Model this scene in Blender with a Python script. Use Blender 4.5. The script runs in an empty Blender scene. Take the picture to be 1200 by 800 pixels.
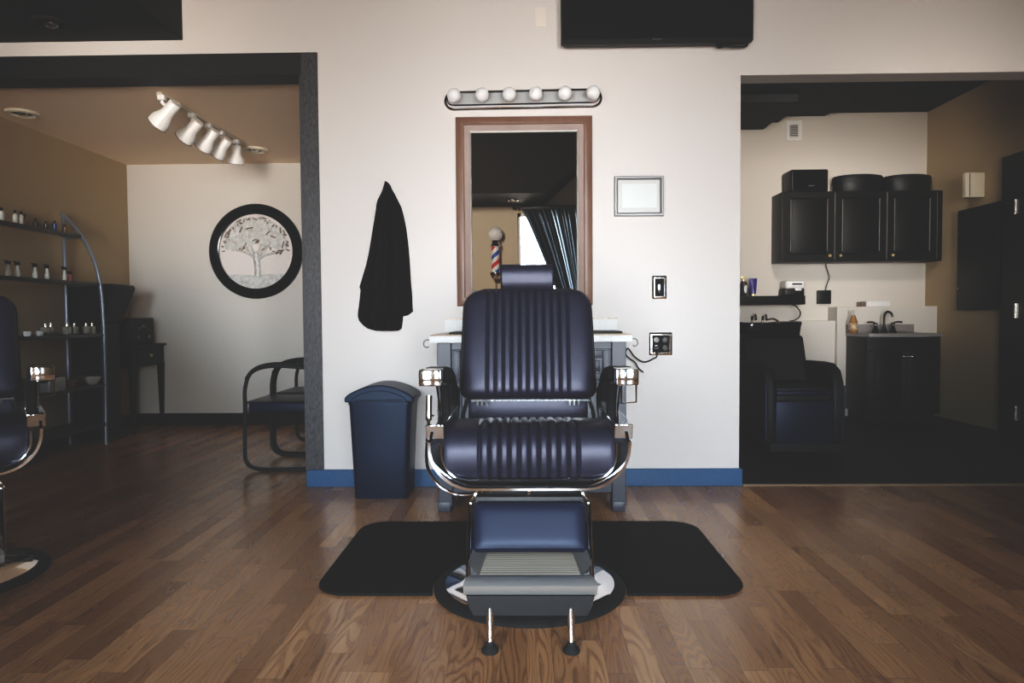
import bpy, bmesh, math, random
from mathutils import Vector, Matrix
random.seed(7)
C = bpy.context.scene.collection
R = math.radians
PI = math.pi
# ------------------------------------------------------------------ camera
F = 820.0                       # focal length in pixels of the 1200 px wide frame
CAMZ = 1.03
cam_rot = (Matrix.Rotation(R(1.05), 4, 'Z') @ Matrix.Rotation(R(90 - 2.03), 4, 'X') @ Matrix.Rotation(R(-0.4), 4, 'Z'))
cd = bpy.data.cameras.new('camera'); cam = bpy.data.objects.new('camera', cd); C.objects.link(cam)
cam.matrix_world = Matrix.Translation((0, 0, CAMZ)) @ cam_rot
cd.sensor_width = 36; cd.lens = F * 36 / 1200; cd.clip_start = 0.05
bpy.context.scene.camera = cam
def ray(px, py):
    return cam_rot.to_3x3() @ Vector(((px - 600) / F, (400 - py) / F, -1))
def at(px, py, Y):
    r = ray(px, py); t = Y / r.y
    return Vector((r.x * t, Y, CAMZ + r.z * t))
def at_x(px, py, X):
    r = ray(px, py); t = X / r.x
    return Vector((X, r.y * t, CAMZ + r.z * t))
def at_z(px, py, z):
    r = ray(px, py); t = (z - CAMZ) / r.z
    return Vector((r.x * t, r.y * t, z))

# ------------------------------------------------------------------ materials
def mat(name, col, rough=0.5, metal=0.0, spec=0.5, noise=None, bump=None, trans=0.0, coat=0.0, alpha=1.0, stretch=(1, 1, 1), sheen=0.0, tint=None):
    m = bpy.data.materials.new(name); m.use_nodes = True
    nt = m.node_tree; b = nt.nodes['Principled BSDF']
    b.inputs['Base Color'].default_value = (*col, 1)
    b.inputs['Roughness'].default_value = rough
    b.inputs['Metallic'].default_value = metal
    b.inputs['Specular IOR Level'].default_value = spec
    b.inputs['Transmission Weight'].default_value = trans
    b.inputs['Coat Weight'].default_value = coat
    b.inputs['Sheen Weight'].default_value = sheen
    if tint: b.inputs['Specular Tint'].default_value = (*tint, 1)
    if noise or bump:
        tc = nt.nodes.new('ShaderNodeTexCoord'); mp = nt.nodes.new('ShaderNodeMapping')
        mp.inputs['Scale'].default_value = stretch
        nt.links.new(tc.outputs['Object'], mp.inputs['Vector'])
    if noise:                     # (scale, amount, second colour)
        n = nt.nodes.new('ShaderNodeTexNoise'); n.inputs['Scale'].default_value = noise[0]; n.inputs['Detail'].default_value = 6
        nt.links.new(mp.outputs[0], n.inputs['Vector'])
        cr = nt.nodes.new('ShaderNodeValToRGB'); a = noise[1]
        c2 = noise[2]
        cr.color_ramp.elements[0].position = 0.5 - a; cr.color_ramp.elements[1].position = 0.5 + a
        cr.color_ramp.elements[0].color = (*col, 1); cr.color_ramp.elements[1].color = (*c2, 1)
        nt.links.new(n.outputs['Fac'], cr.inputs['Fac']); nt.links.new(cr.outputs['Color'], b.inputs['Base Color'])
    if bump:                      # (scale, strength, distance)
        n = nt.nodes.new('ShaderNodeTexNoise'); n.inputs['Scale'].default_value = bump[0]; n.inputs['Detail'].default_value = 4
        nt.links.new(mp.outputs[0], n.inputs['Vector'])
        bp = nt.nodes.new('ShaderNodeBump'); bp.inputs['Strength'].default_value = bump[1]; bp.inputs['Distance'].default_value = bump[2]
        nt.links.new(n.outputs['Fac'], bp.inputs['Height']); nt.links.new(bp.outputs['Normal'], b.inputs['Normal'])
    return m

M = {}
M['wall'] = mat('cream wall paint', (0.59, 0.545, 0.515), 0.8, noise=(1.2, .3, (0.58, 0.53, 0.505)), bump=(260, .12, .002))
M['wall_side'] = mat('tan wall paint', (0.40, 0.305, 0.19), 0.85, bump=(260, .12, .002))  # beige wall; its lack of light is put into the darker colour
M['wall_room'] = mat('beige wall paint', (0.59, 0.54, 0.485), 0.85, bump=(260, .12, .002))
M['wall_behind'] = mat('warm tan wall paint', (0.56, 0.47, 0.365), 0.85, bump=(260, .12, .002))
M['ceil'] = mat('tan ceiling paint', (0.86, 0.68, 0.51), 0.8, bump=(180, .2, .003))
M['black_ceil'] = mat('black ceiling paint', (0.016, 0.014, 0.013), 0.8)
M['soffit'] = mat('dark brown soffit paint', (0.012, 0.009, 0.007), 0.75, spec=.25)
M['dark_trim'] = mat('dark brushed wood trim', (0.006, 0.0055, 0.006), 0.5, noise=(60, .16, (0.066, 0.061, 0.067)), bump=(90, .5, .002), stretch=(5, 5, .8))
M['dark_trim_h'] = mat('dark brushed wood header', (0.006, 0.005, 0.005), 0.55, spec=.3, noise=(60, .2, (0.016, 0.014, 0.014)), bump=(90, .5, .002), stretch=(.6, 5, 5))
M['blue_base'] = mat('blue brushed wood baseboard', (0.006, 0.038, 0.100), 0.5, spec=.35, noise=(60, .2, (0.032, 0.105, 0.215)), bump=(90, .4, .002), stretch=(.8, 5, 5))  # dark wood; the bluish tint of the shade is put into the colour
M['black_base'] = mat('black baseboard paint', (0.010, 0.009, 0.010), 0.4)
M['leather'] = mat('black leather', (0.010, 0.0092, 0.017), 0.40, spec=0.42, tint=(.82, .82, 1), bump=(420, .18, .001), noise=(40, .3, (0.014, 0.0125, 0.022)))
M['leather_flat'] = mat('black vinyl', (0.006, 0.0055, 0.0065), 0.5, spec=0.35, bump=(380, .15, .001))
M['leather_blue'] = mat('smooth black vinyl with blue sheen', (0.007, 0.009, 0.022), 0.40, spec=0.3, tint=(.68, .78, 1), bump=(380, .12, .001))
M['chrome'] = mat('polished chrome', (0.80, 0.80, 0.82), 0.07, metal=1.0)
M['chrome_dark'] = mat('polished dark chrome', (0.25, 0.25, 0.27), 0.12, metal=1.0)
M['chrome_soft'] = mat('brushed chrome', (0.72, 0.71, 0.72), 0.28, metal=1.0, bump=(60, .05, .001), stretch=(1, 20, 20))
M['black_metal'] = mat('black painted metal', (0.012, 0.012, 0.014), 0.35)
M['grey_metal'] = mat('blue grey painted tube', (0.22, 0.235, 0.275), 0.3, metal=.4)
M['rubber'] = mat('black rubber', (0.011, 0.0105, 0.011), 0.7, spec=.3, bump=(500, .3, .001))
M['mat_rubber'] = mat('black foam mat', (0.006, 0.0055, 0.006), 0.75, spec=.15, bump=(300, .35, .001))
M['plastic_bin'] = mat('dark blue black plastic', (0.004, 0.010, 0.025), 0.42, spec=.28, tint=(.6, .75, 1), bump=(200, .05, .001))
M['black_plastic'] = mat('black plastic', (0.005, 0.005, 0.0052), 0.45, spec=.3)
M['black_gloss'] = mat('glossy black', (0.008, 0.008, 0.009), 0.12, coat=.5)
M['screen'] = mat('dark screen', (0.004, 0.004, 0.0042), 0.4, spec=.15)
M['black_wood'] = mat('black stained wood', (0.005, 0.0045, 0.0045), 0.45, spec=.3, noise=(20, .3, (0.007, 0.006, 0.006)), stretch=(6, 6, .6))
M['black_edge'] = mat('worn black cabinet edge', (0.20, 0.19, 0.18), 0.4)  # thin pale grey lines along the black cabinet doors
M['station'] = mat('grey blue painted wood', (0.026, 0.028, 0.044), 0.45, noise=(18, .3, (0.034, 0.036, 0.054)), stretch=(6, 6, .5))
M['stone'] = mat('speckled brown laminate', (0.30, 0.19, 0.11), 0.35, noise=(140, .2, (0.62, 0.50, 0.38)))
M['stone_edge'] = mat('pale grey laminate edge', (0.66, 0.645, 0.63), 0.5, noise=(90, .3, (0.55, 0.53, 0.52)))
M['granite'] = mat('pale speckled vanity top', (0.32, 0.29, 0.28), 0.35, noise=(150, .25, (0.16, 0.14, 0.14)))
M['copper_wood'] = mat('copper brown frame wood', (0.185, 0.098, 0.066), 0.42, spec=.5, noise=(14, .35, (0.125, 0.062, 0.04)), stretch=(1, 1, .5), bump=(50, .06, .001))
M['plate'] = mat('satin chrome plate', (0.56, 0.55, 0.54), 0.28, metal=.72)
M['chrome_tread'] = mat('worn chrome tread', (0.74, 0.64, 0.53), 0.32, metal=.65)  # tan of the reflected floor is put into the chrome colour
M['frame_lip'] = mat('silver frame lip', (0.42, 0.40, 0.36), 0.3, metal=.7)
M['mirror'] = mat('mirror glass', (0.86, 0.86, 0.86), 0.0, metal=1.0)
M['bulb'] = mat('frosted white bulb', (0.72, 0.70, 0.70), 0.3, spec=.4)
M['white_enamel'] = mat('white enamel', (0.78, 0.75, 0.73), 0.35)
M['white_plastic'] = mat('white plastic', (0.72, 0.70, 0.68), 0.4)
M['ivory'] = mat('ivory painted metal', (0.62, 0.55, 0.44), 0.45)
M['cream_plate'] = mat('wall coloured plate', (0.66, 0.59, 0.535), 0.5)
M['grey_frame'] = mat('grey metal frame', (0.20, 0.19, 0.19), 0.4, metal=.4)
M['paper'] = mat('pale paper', (0.44, 0.425, 0.405), 0.4, coat=.25, noise=(8, .3, (0.42, 0.405, 0.385)))
M['paper2'] = mat('paler print', (0.52, 0.525, 0.51), 0.4, coat=.25)
M['cloth'] = mat('black woven cloth', (0.006, 0.0055, 0.006), 0.9, spec=.1, bump=(700, .3, .001))
M['curtain'] = mat('dark navy curtain', (0.014, 0.018, 0.026), 0.38, spec=.6, bump=(300, .1, .001))
M['silver_leaf'] = mat('silver embossed leaf', (0.40, 0.385, 0.355), 0.55, metal=.2, noise=(34, .2, (0.66, 0.64, 0.61)), bump=(90, .8, .006))
M['brown_leaf'] = mat('brown patina', (0.16, 0.10, 0.055), 0.6)
M['art_ground'] = mat('off white art panel', (0.68, 0.61, 0.57), 0.6, bump=(40, .1, .002))
M['silver'] = mat('silver', (0.7, 0.68, 0.64), 0.25, metal=1.0)
M['brass'] = mat('brass', (0.80, 0.64, 0.32), 0.35, metal=.8)
M['dark_floor'] = mat('dark tile floor', (0.005, 0.0045, 0.0045), 0.6, spec=.2, noise=(4, .3, (0.007, 0.006, 0.006)))
M['threshold'] = mat('light oak threshold', (0.30, 0.20, 0.13), 0.4, noise=(30, .3, (0.22, 0.14, 0.09)), stretch=(.4, 4, 4))
M['bottle_white'] = mat('white bottle plastic', (0.62, 0.60, 0.54), 0.3)
M['bottle_blue'] = mat('blue bottle plastic', (0.03, 0.05, 0.16), 0.25)
M['bottle_brown'] = mat('brown bottle plastic', (0.13, 0.07, 0.03), 0.25)
M['bottle_dark'] = mat('dark bottle plastic', (0.03, 0.028, 0.026), 0.3)
M['bottle_red'] = mat('dusty red plastic', (0.35, 0.10, 0.09), 0.35)
M['bottle_glass'] = mat('smoky glass', (0.30, 0.28, 0.22), 0.12, spec=.8)
M['purple'] = mat('purple blue tube plastic', (0.045, 0.035, 0.19), 0.3)
M['amber'] = mat('amber soap', (0.30, 0.15, 0.045), 0.2)
M['clay'] = mat('pinkish clay', (0.34, 0.24, 0.21), 0.5)
M['brown_bowl'] = mat('brown bowl glaze', (0.15, 0.095, 0.07), 0.4)
M['cream_bowl'] = mat('cream bowl glaze', (0.50, 0.48, 0.45), 0.35)
M['pole_red'] = mat('red stripe paint', (0.62, 0.05, 0.05), 0.3)
M['pole_blue'] = mat('blue stripe paint', (0.05, 0.12, 0.42), 0.3)
M['socket'] = mat('black device', (0.005, 0.005, 0.005), 0.6, spec=.1)

def glass_mat():
    m = bpy.data.materials.new('clear window glass'); m.use_nodes = True; nt = m.node_tree
    nt.nodes.clear(); o = nt.nodes.new('ShaderNodeOutputMaterial'); t = nt.nodes.new('ShaderNodeBsdfTransparent')
    g = nt.nodes.new('ShaderNodeBsdfGlossy'); g.inputs['Roughness'].default_value = 0.02
    mx = nt.nodes.new('ShaderNodeMixShader'); fr = nt.nodes.new('ShaderNodeFresnel'); fr.inputs['IOR'].default_value = 1.35
    nt.links.new(fr.outputs[0], mx.inputs[0]); nt.links.new(t.outputs[0], mx.inputs[1]); nt.links.new(g.outputs[0], mx.inputs[2])
    nt.links.new(mx.outputs[0], o.inputs['Surface']); return m
M['glass'] = glass_mat()

def floor_mat():
    m = bpy.data.materials.new('oak strip floor'); m.use_nodes = True; nt = m.node_tree; L = nt.links.new
    b = nt.nodes['Principled BSDF']
    def node(t, **k):
        n = nt.nodes.new(t)
        for a, v in k.items(): setattr(n, a, v)
        return n
    def mth(op, a, c=None, v=None):
        n = node('ShaderNodeMath', operation=op)
        if hasattr(a, 'links'): L(a, n.inputs[0])
        else: n.inputs[0].default_value = a
        if c is not None:
            if hasattr(c, 'links'): L(c, n.inputs[1])
            else: n.inputs[1].default_value = c
        if v is not None:
            if hasattr(v, 'links'): L(v, n.inputs[2])
            else: n.inputs[2].default_value = v
        return n.outputs[0]
    tc = node('ShaderNodeTexCoord'); sp = node('ShaderNodeSeparateXYZ'); L(tc.outputs['Object'], sp.inputs[0])
    x, y = sp.outputs['X'], sp.outputs['Y']
    W, LEN = 0.078, 0.62
    xr = mth('DIVIDE', x, W); row = mth('FLOOR', xr)
    wn = node('ShaderNodeTexWhiteNoise', noise_dimensions='1D'); L(row, wn.inputs['W'])
    off = mth('MULTIPLY', wn.outputs['Value'], 7.3)
    yr = mth('ADD', mth('DIVIDE', y, LEN), off); idx = mth('FLOOR', yr)
    cb = node('ShaderNodeCombineXYZ'); L(row, cb.inputs[0]); L(idx, cb.inputs[1])
    w2 = node('ShaderNodeTexWhiteNoise', noise_dimensions='2D'); L(cb.outputs[0], w2.inputs['Vector'])
    pid = w2.outputs['Value']
    # contour lines of a stretched noise give the cathedral grain
    gc = node('ShaderNodeCombineXYZ'); L(mth('MULTIPLY', x, 9.0), gc.inputs[0]); L(mth('MULTIPLY', y, 1.1), gc.inputs[1]); L(mth('MULTIPLY', pid, 90), gc.inputs[2])
    n1 = node('ShaderNodeTexNoise'); n1.inputs['Scale'].default_value = 1.0; n1.inputs['Detail'].default_value = 1.5; L(gc.outputs[0], n1.inputs['Vector'])
    rings = mth('SINE', mth('MULTIPLY', n1.outputs['Fac'], 135.0))
    rings = mth('POWER', mth('MULTIPLY_ADD', rings, .5, .5), 2.6)
    fc = node('ShaderNodeCombineXYZ'); L(mth('MULTIPLY', x, 260.0), fc.inputs[0]); L(mth('MULTIPLY', y, 9.0), fc.inputs[1]); L(pid, fc.inputs[2])
    n2 = node('ShaderNodeTexNoise'); n2.inputs['Scale'].default_value = 1.0; n2.inputs['Detail'].default_value = 5; L(fc.outputs[0], n2.inputs['Vector'])
    base = node('ShaderNodeValToRGB'); e = base.color_ramp.elements
    e[0].position = 0; e[0].color = (0.30, 0.150, 0.070, 1); e[1].position = 1; e[1].color = (0.56, 0.325, 0.172, 1)
    k = base.color_ramp.elements.new(.5); k.color = (0.42, 0.230, 0.115, 1)
    L(pid, base.inputs['Fac'])
    mx = node('ShaderNodeMix', data_type='RGBA', blend_type='MULTIPLY'); mx.inputs['Factor'].default_value = 1
    gr = node('ShaderNodeValToRGB'); gr.color_ramp.elements[0].color = (1.28, 1.22, 1.16, 1); gr.color_ramp.elements[1].color = (0.58, 0.46, 0.37, 1)
    comb = mth('MULTIPLY', mth('ADD', mth('MULTIPLY', rings, .62), mth('MULTIPLY', n2.outputs['Fac'], .55)), 1.0)
    L(comb, gr.inputs['Fac']); L(base.outputs['Color'], mx.inputs[6]); L(gr.outputs['Color'], mx.inputs[7])
    # joints
    fx = mth('FRACT', xr); ex = mth('LESS_THAN', mth('MINIMUM', fx, mth('SUBTRACT', 1.0, fx)), 0.012)
    fy = mth('FRACT', yr); ey = mth('LESS_THAN', mth('MINIMUM', fy, mth('SUBTRACT', 1.0, fy)), 0.0022)
    jt = mth('MAXIMUM', ex, ey)
    m2 = node('ShaderNodeMix', data_type='RGBA'); L(mth('MULTIPLY', jt, .55), m2.inputs['Factor']); L(mx.outputs[2], m2.inputs[6]); m2.inputs[7].default_value = (0.03, 0.016, 0.01, 1)
    L(m2.outputs[2], b.inputs['Base Color'])
    L(mth('MULTIPLY_ADD', comb, .10, .19), b.inputs['Roughness'])
    b.inputs['Specular IOR Level'].default_value = .5
    bp = node('ShaderNodeBump'); bp.inputs['Strength'].default_value = .05; bp.inputs['Distance'].default_value = .001
    L(mth('SUBTRACT', mth('MULTIPLY', n2.outputs['Fac'], -.6), jt), bp.inputs['Height']); L(bp.outputs['Normal'], b.inputs['Normal'])
    return m
M['floor'] = floor_mat()

# ------------------------------------------------------------------ mesh helpers
ORG = {}                        # world origin of each root, so parts can be written in world coordinates
def tag(o, label=None, cat=None, group=None, kind=None):
    if label: o['label'] = label
    if cat: o['category'] = cat
    if group: o['group'] = group
    if kind: o['kind'] = kind
    return o
def thing(name, loc, label, cat, group=None):
    o = bpy.data.objects.new(name, None); C.objects.link(o); o.empty_display_size = .1
    o.location = loc; ORG[o] = Vector(loc)
    return tag(o, label, cat, group)
def catmull(pts, n=8, closed=False):
    P = [Vector(p) for p in pts]; out = []
    m = len(P); rng = range(m if closed else m - 1)
    for i in rng:
        g = (lambda k: P[k % m]) if closed else (lambda k: P[min(max(k, 0), m - 1)])
        a, b, c, d = g(i - 1), g(i), g(i + 1), g(i + 2)
        for j in range(n):
            t = j / n
            out.append(.5 * ((2 * b) + (c - a) * t + (2 * a - 5 * b + 4 * c - d) * t * t + (3 * b - a - 3 * c + d) * t ** 3))
    if not closed: out.append(P[-1])
    return out
class MB:
    def __init__(s): s.bm = bmesh.new()
    def box(s, c, size, bevel=0, rot=None, seg=2):
        r = bmesh.ops.create_cube(s.bm, size=1); vs = r['verts']
        bmesh.ops.scale(s.bm, vec=size, verts=vs)
        if bevel:
            es = list({e for v in vs for e in v.link_edges})
            o = bmesh.ops.bevel(s.bm, geom=es, offset=min(bevel, min(size) * .49), segments=seg, affect='EDGES', profile=.5)
            vs = list(set(o['verts']) | {v for f in o['faces'] for v in f.verts} | {v for v in vs if v.is_valid})
            # everything connected
            seen = set(vs); stack = list(vs)
            while stack:
                v = stack.pop()
                for e in v.link_edges:
                    w = e.other_vert(v)
                    if w not in seen: seen.add(w); stack.append(w)
            vs = list(seen)
        if rot is not None: bmesh.ops.transform(s.bm, matrix=rot.to_4x4(), verts=vs)
        bmesh.ops.translate(s.bm, vec=Vector(c), verts=vs); return s
    def bb(s, x0, x1, y0, y1, z0, z1, bevel=0, seg=2):
        return s.box(((x0 + x1) / 2, (y0 + y1) / 2, (z0 + z1) / 2), (abs(x1 - x0), abs(y1 - y0), abs(z1 - z0)), bevel, None, seg)
    def cone(s, p0, p1, r0, r1=None, n=20, caps=True):
        r1 = r0 if r1 is None else r1; p0 = Vector(p0); p1 = Vector(p1); d = p1 - p0
        q = d.to_track_quat('Z', 'Y').to_matrix().to_4x4(); q.translation = (p0 + p1) / 2
        bmesh.ops.create_cone(s.bm, cap_ends=caps, segments=n, radius1=r0, radius2=r1, depth=d.length, matrix=q); return s
    def sphere(s, c, r, n=20, sc=(1, 1, 1)):
        bmesh.ops.create_uvsphere(s.bm, u_segments=n, v_segments=max(6, n // 2), radius=r, matrix=Matrix.Translation(Vector(c)) @ Matrix.Diagonal((*sc, 1))); return s
    def tube(s, pts, r, n=10, smooth=0, closed=False, flat=None):
        P = catmull(pts, smooth, closed) if smooth else [Vector(p) for p in pts]
        m = len(P); rings = []; up = None
        for i, p in enumerate(P):
            t = (P[(i + 1) % m] - P[i - 1]) if closed else (P[min(i + 1, m - 1)] - P[max(i - 1, 0)])
            t.normalize()
            if up is None:
                up = Vector((0, 0, 1)) if abs(t.z) < .9 else Vector((0, 1, 0))
            u = (up - t * up.dot(t)).normalized(); v = t.cross(u); up = u
            rr = r[i] if isinstance(r, (list, tuple)) else r
            a, c = (flat if flat else (rr, rr))
            rings.append([s.bm.verts.new(p + u * math.cos(2 * PI * k / n) * a + v * math.sin(2 * PI * k / n) * c) for k in range(n)])
        for i in range(m if closed else m - 1):
            A, B = rings[i], rings[(i + 1) % m]
            for k in range(n): s.bm.faces.new((A[k], A[(k + 1) % n], B[(k + 1) % n], B[k]))
        if not closed:
            s.bm.faces.new(rings[0][::-1]); s.bm.faces.new(rings[-1])
        return s
    def lathe(s, prof, c=(0, 0, 0), n=32, mtx=None):
        c = Vector(c); rings = []
        for (r, z) in prof:
            r = max(r, 1e-4)
            ring = []
            for k in range(n):
                v = Vector((r * math.cos(2 * PI * k / n), r * math.sin(2 * PI * k / n), z))
                if mtx is not None: v = mtx @ v
                ring.append(s.bm.verts.new(v + c))
            rings.append(ring)
        for A, B in zip(rings, rings[1:]):
            for k in range(n): s.bm.faces.new((A[k], A[(k + 1) % n], B[(k + 1) % n], B[k]))
        s.bm.faces.new(rings[0][::-1]); s.bm.faces.new(rings[-1]); return s
    def prism(s, poly, axis, a0, a1):
        # poly: 2D points; axis 'y' -> (x,z) extruded in y; 'x' -> (y,z); 'z' -> (x,y)
        def P(p, a): return Vector((p[0], a, p[1])) if axis == 'y' else Vector((a, p[0], p[1])) if axis == 'x' else Vector((p[0], p[1], a))
        A = [s.bm.verts.new(P(p, a0)) for p in poly]; B = [s.bm.verts.new(P(p, a1)) for p in poly]
        s.bm.faces.new(A); s.bm.faces.new(B[::-1]); n = len(poly)
        for k in range(n): s.bm.faces.new((A[k], B[k], B[(k + 1) % n], A[(k + 1) % n]))
        return s
    def grid(s, G, closed_u=False):
        V = [[s.bm.verts.new(p) for p in row] for row in G]
        for i in range(len(V) - 1):
            w = len(V[i]); 
            for j in range(w if closed_u else w - 1):
                s.bm.faces.new((V[i][j], V[i][(j + 1) % w], V[i + 1][(j + 1) % w], V[i + 1][j]))
        return s
    def build(s, name, m, parent=None, smooth=35, bevel=0, loc=None, weld=0):
        if weld: bmesh.ops.remove_doubles(s.bm, verts=s.bm.verts, dist=weld)
        bmesh.ops.recalc_face_normals(s.bm, faces=s.bm.faces)
        me = bpy.data.meshes.new(name); o = bpy.data.objects.new(name, me); C.objects.link(o)
        org = ORG[parent] if parent is not None else Vector(loc if loc is not None else (0, 0, 0))
        bmesh.ops.translate(s.bm, vec=-org, verts=s.bm.verts)
        s.bm.to_mesh(me); s.bm.free(); me.materials.append(M[m] if isinstance(m, str) else m)
        if parent is not None: o.parent = parent
        else: o.location = org
        ORG[o] = org
        if smooth:
            for p in me.polygons: p.use_smooth = True
            me.set_sharp_from_angle(angle=R(smooth))
        if bevel:
            md = o.modifiers.new('bevel', 'BEVEL'); md.width = bevel; md.segments = 2; md.limit_method = 'ANGLE'; md.angle_limit = R(40)
        return o
def struct(mb, name, m, parent=None, **k):
    o = mb.build(name, m, parent, **k)
    if parent is None: o['kind'] = 'structure'
    return o
def kids(o): return [c for c in bpy.data.objects if c.parent is o]
def dup(o, parent=None):
    c = o.copy(); C.objects.link(c)
    if parent is not None: c.parent = parent
    for k in kids(o): dup(k, c)
    return c
def rrect(x0, x1, z0, z1, r, n=6):
    out = []
    for cx, cz, a0 in ((x1 - r, z1 - r, 0), (x0 + r, z1 - r, 90), (x0 + r, z0 + r, 180), (x1 - r, z0 + r, 270)):
        for k in range(n + 1):
            a = R(a0 + 90 * k / n); out.append((cx + r * math.cos(a), cz + r * math.sin(a)))
    return out
def quilt(mb, path, HW, hw, T, Tb, seams=(), groove=.008, p=10, wid=.0045, ns=36, ep=.4, xo=0, yo=0, zo=0):
    """A padded panel: path of (y,z) points, half width hw(t), stitched seams across x."""
    S = set(round(-1 + 2 * k / ns, 5) for k in range(ns + 1))
    for k in (.93, .96, .98, .99): S |= {k, -k}
    for sx in seams:
        for d in (-2.2, -1.2, -.5, 0, .5, 1.2, 2.2): S.add(round((sx + d * wid) / HW, 5))
    S = sorted(v for v in S if -1 <= v <= 1)
    n = len(path); P = [Vector((0, a, b)) for a, b in path]
    def side(T_, gr):
        G = []
        for i in range(n):
            t = i / (n - 1); tt = 2 * t - 1
            tg = (P[min(i + 1, n - 1)] - P[max(i - 1, 0)]).normalized()
            nr = Vector((0, -tg.z, tg.y))
            row = []
            for s_ in S:
                a = .62 * HW
                ax = abs(s_) * HW
                if ax > a: ax = a + (ax - a) / (HW - a) * (hw(t) - a)
                x = math.copysign(ax, s_)
                e = max(0, (1 - abs(s_) ** p) * (1 - abs(tt) ** p)) ** ep
                g = 0
                if gr:
                    for sx in seams: g = max(g, math.exp(-((x - sx) / wid) ** 2))
                    puff = 0
                    if seams and seams[0] < x < seams[-1]: puff = .003
                    g = gr * g - puff
                q = P[i] + nr * (T_ * e - g * e * (1 if T_ > 0 else 0))
                row.append(Vector((x + xo, q.y + yo, q.z + zo)))
            G.append(row)
        return G
    mb.grid(side(T, groove)); mb.grid(side(-Tb, 0)); return mb
def corner_hw(HW, H, rb, rt):
    """half width along t for a panel of height H with corner radii rb (start of path) and rt (end)."""
    def f(t):
        z = t * H; w = HW
        if z < rb: w = HW - rb + math.sqrt(max(0, rb * rb - (rb - z) ** 2))
        if H - z < rt: w = min(w, HW - rt + math.sqrt(max(0, rt * rt - (rt - (H - z)) ** 2)))
        return w
    return f

# ------------------------------------------------------------------ the setting
YW = 4.23; TH = 0.15
LX = at(381, 540, YW).x - .005      # outer right edge of the left casing
LXi = at(361, 540, YW).x            # inner edge
RX = at(867, 330, YW).x             # left edge of the right opening
HL = at(330, 91, YW + .07).z        # underside of the left header
HT = at(373, 62, YW).z              # top of the left casing
HR = at(1000, 86.5, YW).z           # underside of the right header
CZ = 3.5                            # main ceiling
YB = -1.3                           # wall behind the camera
XL, XR = -4.3, 4.3
LRX, LRY, LRC = -3.82, 6.72, at(250, 192, 6.72).z      # left room: left wall, back wall, ceiling
RRX, RRY, RRC = 4.15, 7.34, 3.1     # right room
LO = -3.72                          # far side of the left opening
RO = 4.05
struct(MB().bb(XL, XR, YB, YW, -.1, 0).bb(XL, -.95, YW, LRY + .1, -.1, 0).bb(-.95, .95, YW, YW + TH, -.1, 0), 'floor', 'floor', smooth=0)
struct(MB().bb(.95, XR, YW, RRY + .1, -.1, 0), 'floor', 'dark_floor', smooth=0)
mb = MB().bb(LXi, RX, YW, YW + TH, 0, CZ).bb(LO, LXi, YW, YW + TH, HL, CZ).bb(XL, LO, YW, YW + TH, 0, CZ)
mb.bb(RX, RO, YW, YW + TH, HR, CZ).bb(RO, XR, YW, YW + TH, 0, CZ)
struct(mb, 'wall_front', 'wall', smooth=0)
struct(MB().bb(XL - .1, XL, YB - .1, YW + TH, 0, CZ), 'wall_left', 'wall_side', smooth=0)  # unseen side walls get the darkened colour to cut bounce light
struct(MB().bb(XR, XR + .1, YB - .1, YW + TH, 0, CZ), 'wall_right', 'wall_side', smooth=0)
struct(MB().bb(XL - .1, XR + .1, YB - .1, YW + TH, CZ, CZ + .1), 'ceiling', 'black_ceil', smooth=0)
# left room
struct(MB().bb(LRX - .1, LRX, YW + TH, LRY + .1, 0, LRC), 'wall_left', 'wall_side', smooth=0)
struct(MB().bb(LRX, -.95, LRY, LRY + .1, 0, LRC), 'wall_back', 'wall_room', smooth=0)
struct(MB().bb(-.95, -.85, YW + TH, LRY + .1, 0, LRC), 'wall_right', 'wall_room', smooth=0)
struct(MB().bb(LRX - .1, -.85, YW + TH, LRY + .1, LRC, LRC + .1), 'ceiling', 'ceil', smooth=0)
struct(MB().bb(LRX, -.95, LRY - .015, LRY, 0, .115), 'baseboard_back', 'black_base', smooth=0, bevel=.004)
struct(MB().bb(LRX, LRX + .015, YW + TH, LRY - .02, 0, .115), 'baseboard_left', 'black_base', smooth=0, bevel=.004)
# right room
struct(MB().bb(.85, .95, YW + TH, RRY + .1, 0, RRC), 'wall_left', 'wall_room', smooth=0)
struct(MB().bb(.95, RRX, RRY, RRY + .1, 0, RRC), 'wall_back', 'wall_room', smooth=0)
struct(MB().bb(RRX, RRX + .1, YW + TH, RRY + .1, 0, RRC), 'wall_right', 'wall_side', smooth=0)
struct(MB().bb(.85, RRX + .1, YW + TH, RRY + .1, RRC, RRC + .1), 'ceiling', 'black_ceil', smooth=0)
# low plumbing walls behind the vanity and the basin
zA = at(1030, 359, 7.12).z; zB = at(920, 376, 7.08).z
xA = at(981, 370, 7.12).x
struct(MB().bb(xA, RRX, 7.12, RRY, 0, zA), 'wall_plumbing', 'wall_room', smooth=0, bevel=.004)
struct(MB().bb(1.0, xA, 7.16, RRY, 0, zB), 'wall_plumbing', 'wall_room', smooth=0, bevel=.004)
# casing of the left opening
cw = .015; bh = .105
struct(MB().bb(LXi - .0, LX, YW - cw, YW, bh, HT), 'trim_1', 'dark_trim', bevel=.003, smooth=0)
struct(MB().bb(LO - .1, LXi, YW - cw, YW, HL, HT), 'trim_2', 'dark_trim_h', bevel=.003, smooth=0)
struct(MB().bb(LO, LXi, YW - .01, YW + TH + .01, HL - .012, HL), 'trim_3', 'dark_trim_h', smooth=0)
struct(MB().bb(LXi - .012, LXi, YW - .01, YW + TH + .01, 0, HL - .012), 'trim_4', 'dark_trim', smooth=0)
struct(MB().bb(LO, LO + .012, YW - .01, YW + TH + .01, 0, HL - .012), 'trim_5', 'dark_trim', smooth=0)
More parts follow.
